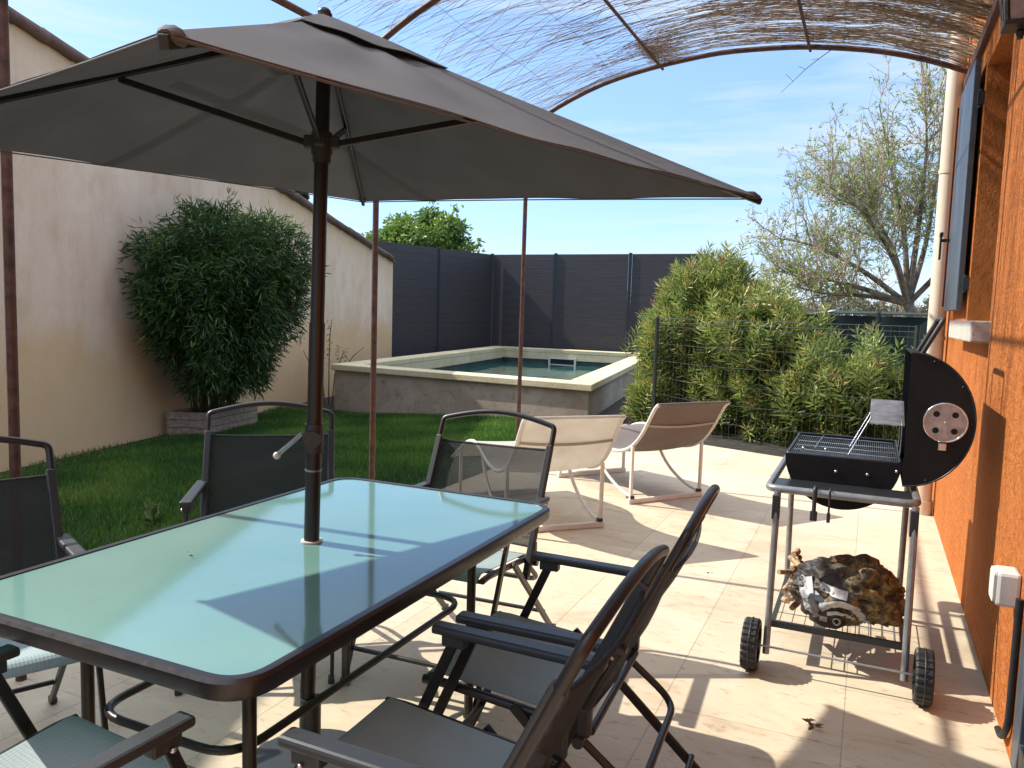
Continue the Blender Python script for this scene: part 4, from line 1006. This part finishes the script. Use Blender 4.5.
# charcoal bag lying on the rack
bgt = thing('charcoal_bag','crumpled torn charcoal bag lying on the lower rack of the barbecue','bag',(-.02,3.43,.152))
bm = bmesh.new(); bmesh.ops.create_icosphere(bm, subdivisions=5, radius=1)
for v_ in bm.verts:
    p = v_.co.copy(); n1 = mnoise.noise(p*1.6+Vector((3,1,7))); n2 = abs(mnoise.noise(p*3.6+Vector((9,2,1)))); n3 = abs(mnoise.noise(p*8.0))
    n4 = abs(mnoise.noise(p*2.3+Vector((1,8,3)))); r = 1+.20*n1-.26*n2-.05*n3-.22*max(0,.16-n4)*4
    x, y, z = p.x*r*.235, p.y*r*.175, p.z*r*.150
    z += .03*math.cos(p.x*1.2)+.012*math.sin(p.x*5)
    v_.co = Vector((x, y, max(z+.112, .004+.003*n3)))
m = MB(); bm.verts.ensure_lookup_table(); m.add([v.co for v in bm.verts],[[v.index for v in f.verts] for f in bm.faces],True); bm.free(); bagb = m.build('bag_body','bag',bgt)
from mathutils.bvhtree import BVHTree
BV = BVHTree.FromPolygons([Vector(v) for v in m.v], m.f)
def onbag(x, z, lift=.004):
    h = BV.ray_cast(Vector((x,-1,z)), Vector((0,1,0)))
    return Vector((x, (h[0].y if h[0] else -.05)-lift, z))
def crumple(cx, cy, cz, sx, sy, sz, seed, name, mat):
    bm = bmesh.new(); bmesh.ops.create_icosphere(bm, subdivisions=4, radius=1)
    for v_ in bm.verts:
        p = v_.co.copy(); r = 1+.5*mnoise.noise(p*2.2+Vector((seed,0,0)))-.45*abs(mnoise.noise(p*4+Vector((0,seed,0)))); v_.co = Vector((cx+p.x*r*sx, cy+p.y*r*sy, cz+p.z*r*sz))
    m = MB(); bm.verts.ensure_lookup_table(); m.add([v.co for v in bm.verts],[[v.index for v in f.verts] for f in bm.faces],False); bm.free(); return m.build(name,mat,bgt)
crumple(-.05,-.06,.205,.065,.055,.050,3,'torn_mouth','bag_brown'); crumple(-.03,-.03,.262,.045,.04,.022,5,'torn_edge','bag_brown'); crumple(.02,-.10,.20,.03,.035,.05,8,'inner_fold','bag_brown')
def ribbon(pts, w_, name, mat, upv=(0,0,1)):
    P = fillet([Vector(p) for p in pts],.04,5); rows = []
    for i, p in enumerate(P):
        t = (P[min(i+1,len(P)-1)]-P[max(i-1,0)]).normalized(); s = t.cross(Vector((0,-1,0))).normalized(); rows.append([onbag(q.x,q.z,.005) for q in (p-s*w_/2, p-s*w_/4, p, p+s*w_/4, p+s*w_/2)])
    MB().grid(rows,.003).build(name,mat,bgt)
ribbon([(-.08,-.165,.115),(-.04,-.185,.140),(.02,-.185,.130),(.055,-.175,.085),(.062,-.165,.03)],.026,'paper_strap','bag_white')
ribbon([(-.07,-.17,.085),(-.02,-.19,.095),(.02,-.185,.075),(.03,-.17,.035)],.016,'paper_strap','bag_white')
ribbon([(-.165,-.09,.19),(-.145,-.125,.12),(-.11,-.155,.05)],.055,'printed_band','bag_grey')
ribbon([(-.10,-.125,.185),(-.05,-.135,.175),(.0,-.14,.17)],.030,'printed_band','bag_white')
ribbon([(-.098,-.168,.045),(-.070,-.176,.045)],.028,'printed_patch','bag_white'); ribbon([(-.094,-.180,.045),(-.074,-.187,.045)],.018,'printed_patch','bag_red'); ribbon([(-.15,-.125,.17),(-.138,-.14,.155)],.022,'printed_patch','bag_red')
for x in (-.035,.075): MB().tube([onbag(x+.013*math.cos(a),.045+.013*math.sin(a),.004) for a in np.linspace(0,2*PI,17)[:-1]],.004,6,closed=True).build('printed_ring','bag_white',bgt)
def crumb(): pass
# kindling beside the bag
for k in range(13):
    a = random.uniform(-.5,.5); L = random.uniform(.12,.20); x, y, z = -.250+random.uniform(-.02,.03), 3.56+random.uniform(-.10,.12), .172+.015*k; e = random.uniform(-.25,.35)
    m = MB(); d = Vector((math.sin(a)*.8,-math.cos(a),e)).normalized(); r_ = random.uniform(.008,.015); c = Vector((x,y,z))
    m.tube([c-d*L/2,c+d*L*.1+Vector((.006,0,0)),c+d*L/2],[r_,r_*1.05,r_*.85],6); o = m.build('firewood_stick','stick'); tag(o,'short split firewood stick piled left of the charcoal bag on the rack','firewood','kindling sticks on the barbecue rack')

# small litter on the paving
def litter(x, y, label, s=.02, n=7, seed=1, z=.004):
    r2 = np.random.default_rng(seed); P = np.tile([x,y,z],(n,1))+r2.normal(size=(n,3))*[s*.5,s*.5,.003]; P[:,2] = z+abs(P[:,2]-z)
    o = leafmesh('fallen_leaf','dry_leaf',P,r2.normal(size=(n,3))*[1,1,.25],np.full(n,s*1.5),np.full(n,s*.6),r2.random(n)*.5); tag(o,label,'leaf litter','dry leaf bits lying about')
litter(-.093,2.795,'curled dry leaf bits on the paving in front of the barbecue',.022,9,2)
litter(-1.585,1.50,'tiny dry leaf speck lying on the left part of the glass table top',.009,2,8,.727)
litter(-.72,1.66+2.6,'small dry leaf crumb on the sunlit paving left of the barbecue',.010,4,5)
# ------------------------------------------------------------------ camera, sun, sky
cam = bpy.data.cameras.new('camera'); co = bpy.data.objects.new('camera', cam); COL.objects.link(co); sc.camera = co
vY = Vector((361, 63, -790)).normalized(); vZ = -Vector((277-512, -(8650-384), -790)).normalized()
vZ = (vZ - vY*vZ.dot(vY)).normalized(); vX = vY.cross(vZ)
co.matrix_world = Matrix.Translation((0,0,1.39)) @ Matrix((vX, vY, vZ)).to_4x4()
cam.sensor_width = 36; cam.lens = 790/1024*36; cam.clip_start = .05; cam.clip_end = 2000
EL, AZ = R_(43), R_(4)
sun = bpy.data.lights.new('sun', 'SUN'); so = bpy.data.objects.new('sun', sun); COL.objects.link(so)
sun.energy = 2.65; sun.angle = R_(.53); sun.color = (1,.94,.83)
so.rotation_euler = Vector((-math.cos(EL)*math.cos(AZ), -math.cos(EL)*math.sin(AZ), math.sin(EL))).to_track_quat('Z','Y').to_euler()
so.location = (-10,-1,10)
w = bpy.data.worlds.new('World'); sc.world = w; w.use_nodes = True; nt = w.node_tree; bg = nt.nodes['Background']
sky = nd(nt, 'ShaderNodeTexSky', sky_type='NISHITA', sun_disc=False, sun_elevation=EL, sun_rotation=R_(266), air_density=1.0, dust_density=.6, ozone_density=1.2, altitude=100)
tc = nt.nodes.new('ShaderNodeTexCoord'); mp = nt.nodes.new('ShaderNodeMapping'); mp.inputs['Scale'].default_value = (1.0,1.0,9); mp.inputs['Rotation'].default_value = (R_(4),R_(-7),R_(20))
nt.links.new(tc.outputs['Generated'], mp.inputs['Vector'])
n = noise(nt, mp.outputs[0], 1.9, 8, .60, .5); r = ramp(nt, n.outputs[0], [(.44,(0,0,0)), (.68,(.75,.75,.75))])
c = mix(nt, mix(nt, mix(nt, sky.outputs[0], (.72,.80,.95), 1.0, 'MULTIPLY'), (.70,1.18,1.98), .64), (2.1,2.3,2.5), r.outputs[0])
# bright cloud veil added overhead, out of view, to lift the fill light
sz = nt.nodes.new('ShaderNodeSeparateXYZ'); nt.links.new(tc.outputs['Generated'], sz.inputs[0])
hm = nt.nodes.new('ShaderNodeMapRange'); hm.inputs[1].default_value = .45; hm.inputs[2].default_value = .85; hm.inputs[4].default_value = .85; nt.links.new(sz.outputs['Z'], hm.inputs[0])
n2 = noise(nt, tc.outputs['Generated'], 2.2, 6, .6, .4); h2 = nt.nodes.new('ShaderNodeMath'); h2.operation = 'MULTIPLY'; nt.links.new(hm.outputs[0], h2.inputs[0])
r2 = ramp(nt, n2.outputs[0], [(.3,(.55,.55,.55)), (.6,(1,1,1))]); nt.links.new(r2.outputs[0], h2.inputs[1])
c = mix(nt, c, (5.2,5.5,5.9), h2.outputs[0]); nt.links.new(c, bg.inputs[0]); bg.inputs[1].default_value = .15
vs = sc.view_settings; vs.view_transform = 'Standard'; vs.look = 'None'; vs.exposure = 1.55; vs.gamma = 1; vs.use_curve_mapping = False
sc.render.engine = 'CYCLES'; cy = sc.cycles; cy.use_denoising = True; cy.max_bounces = 10; cy.transparent_max_bounces = 16; cy.diffuse_bounces = 5; cy.caustics_reflective = False; cy.caustics_refractive = False
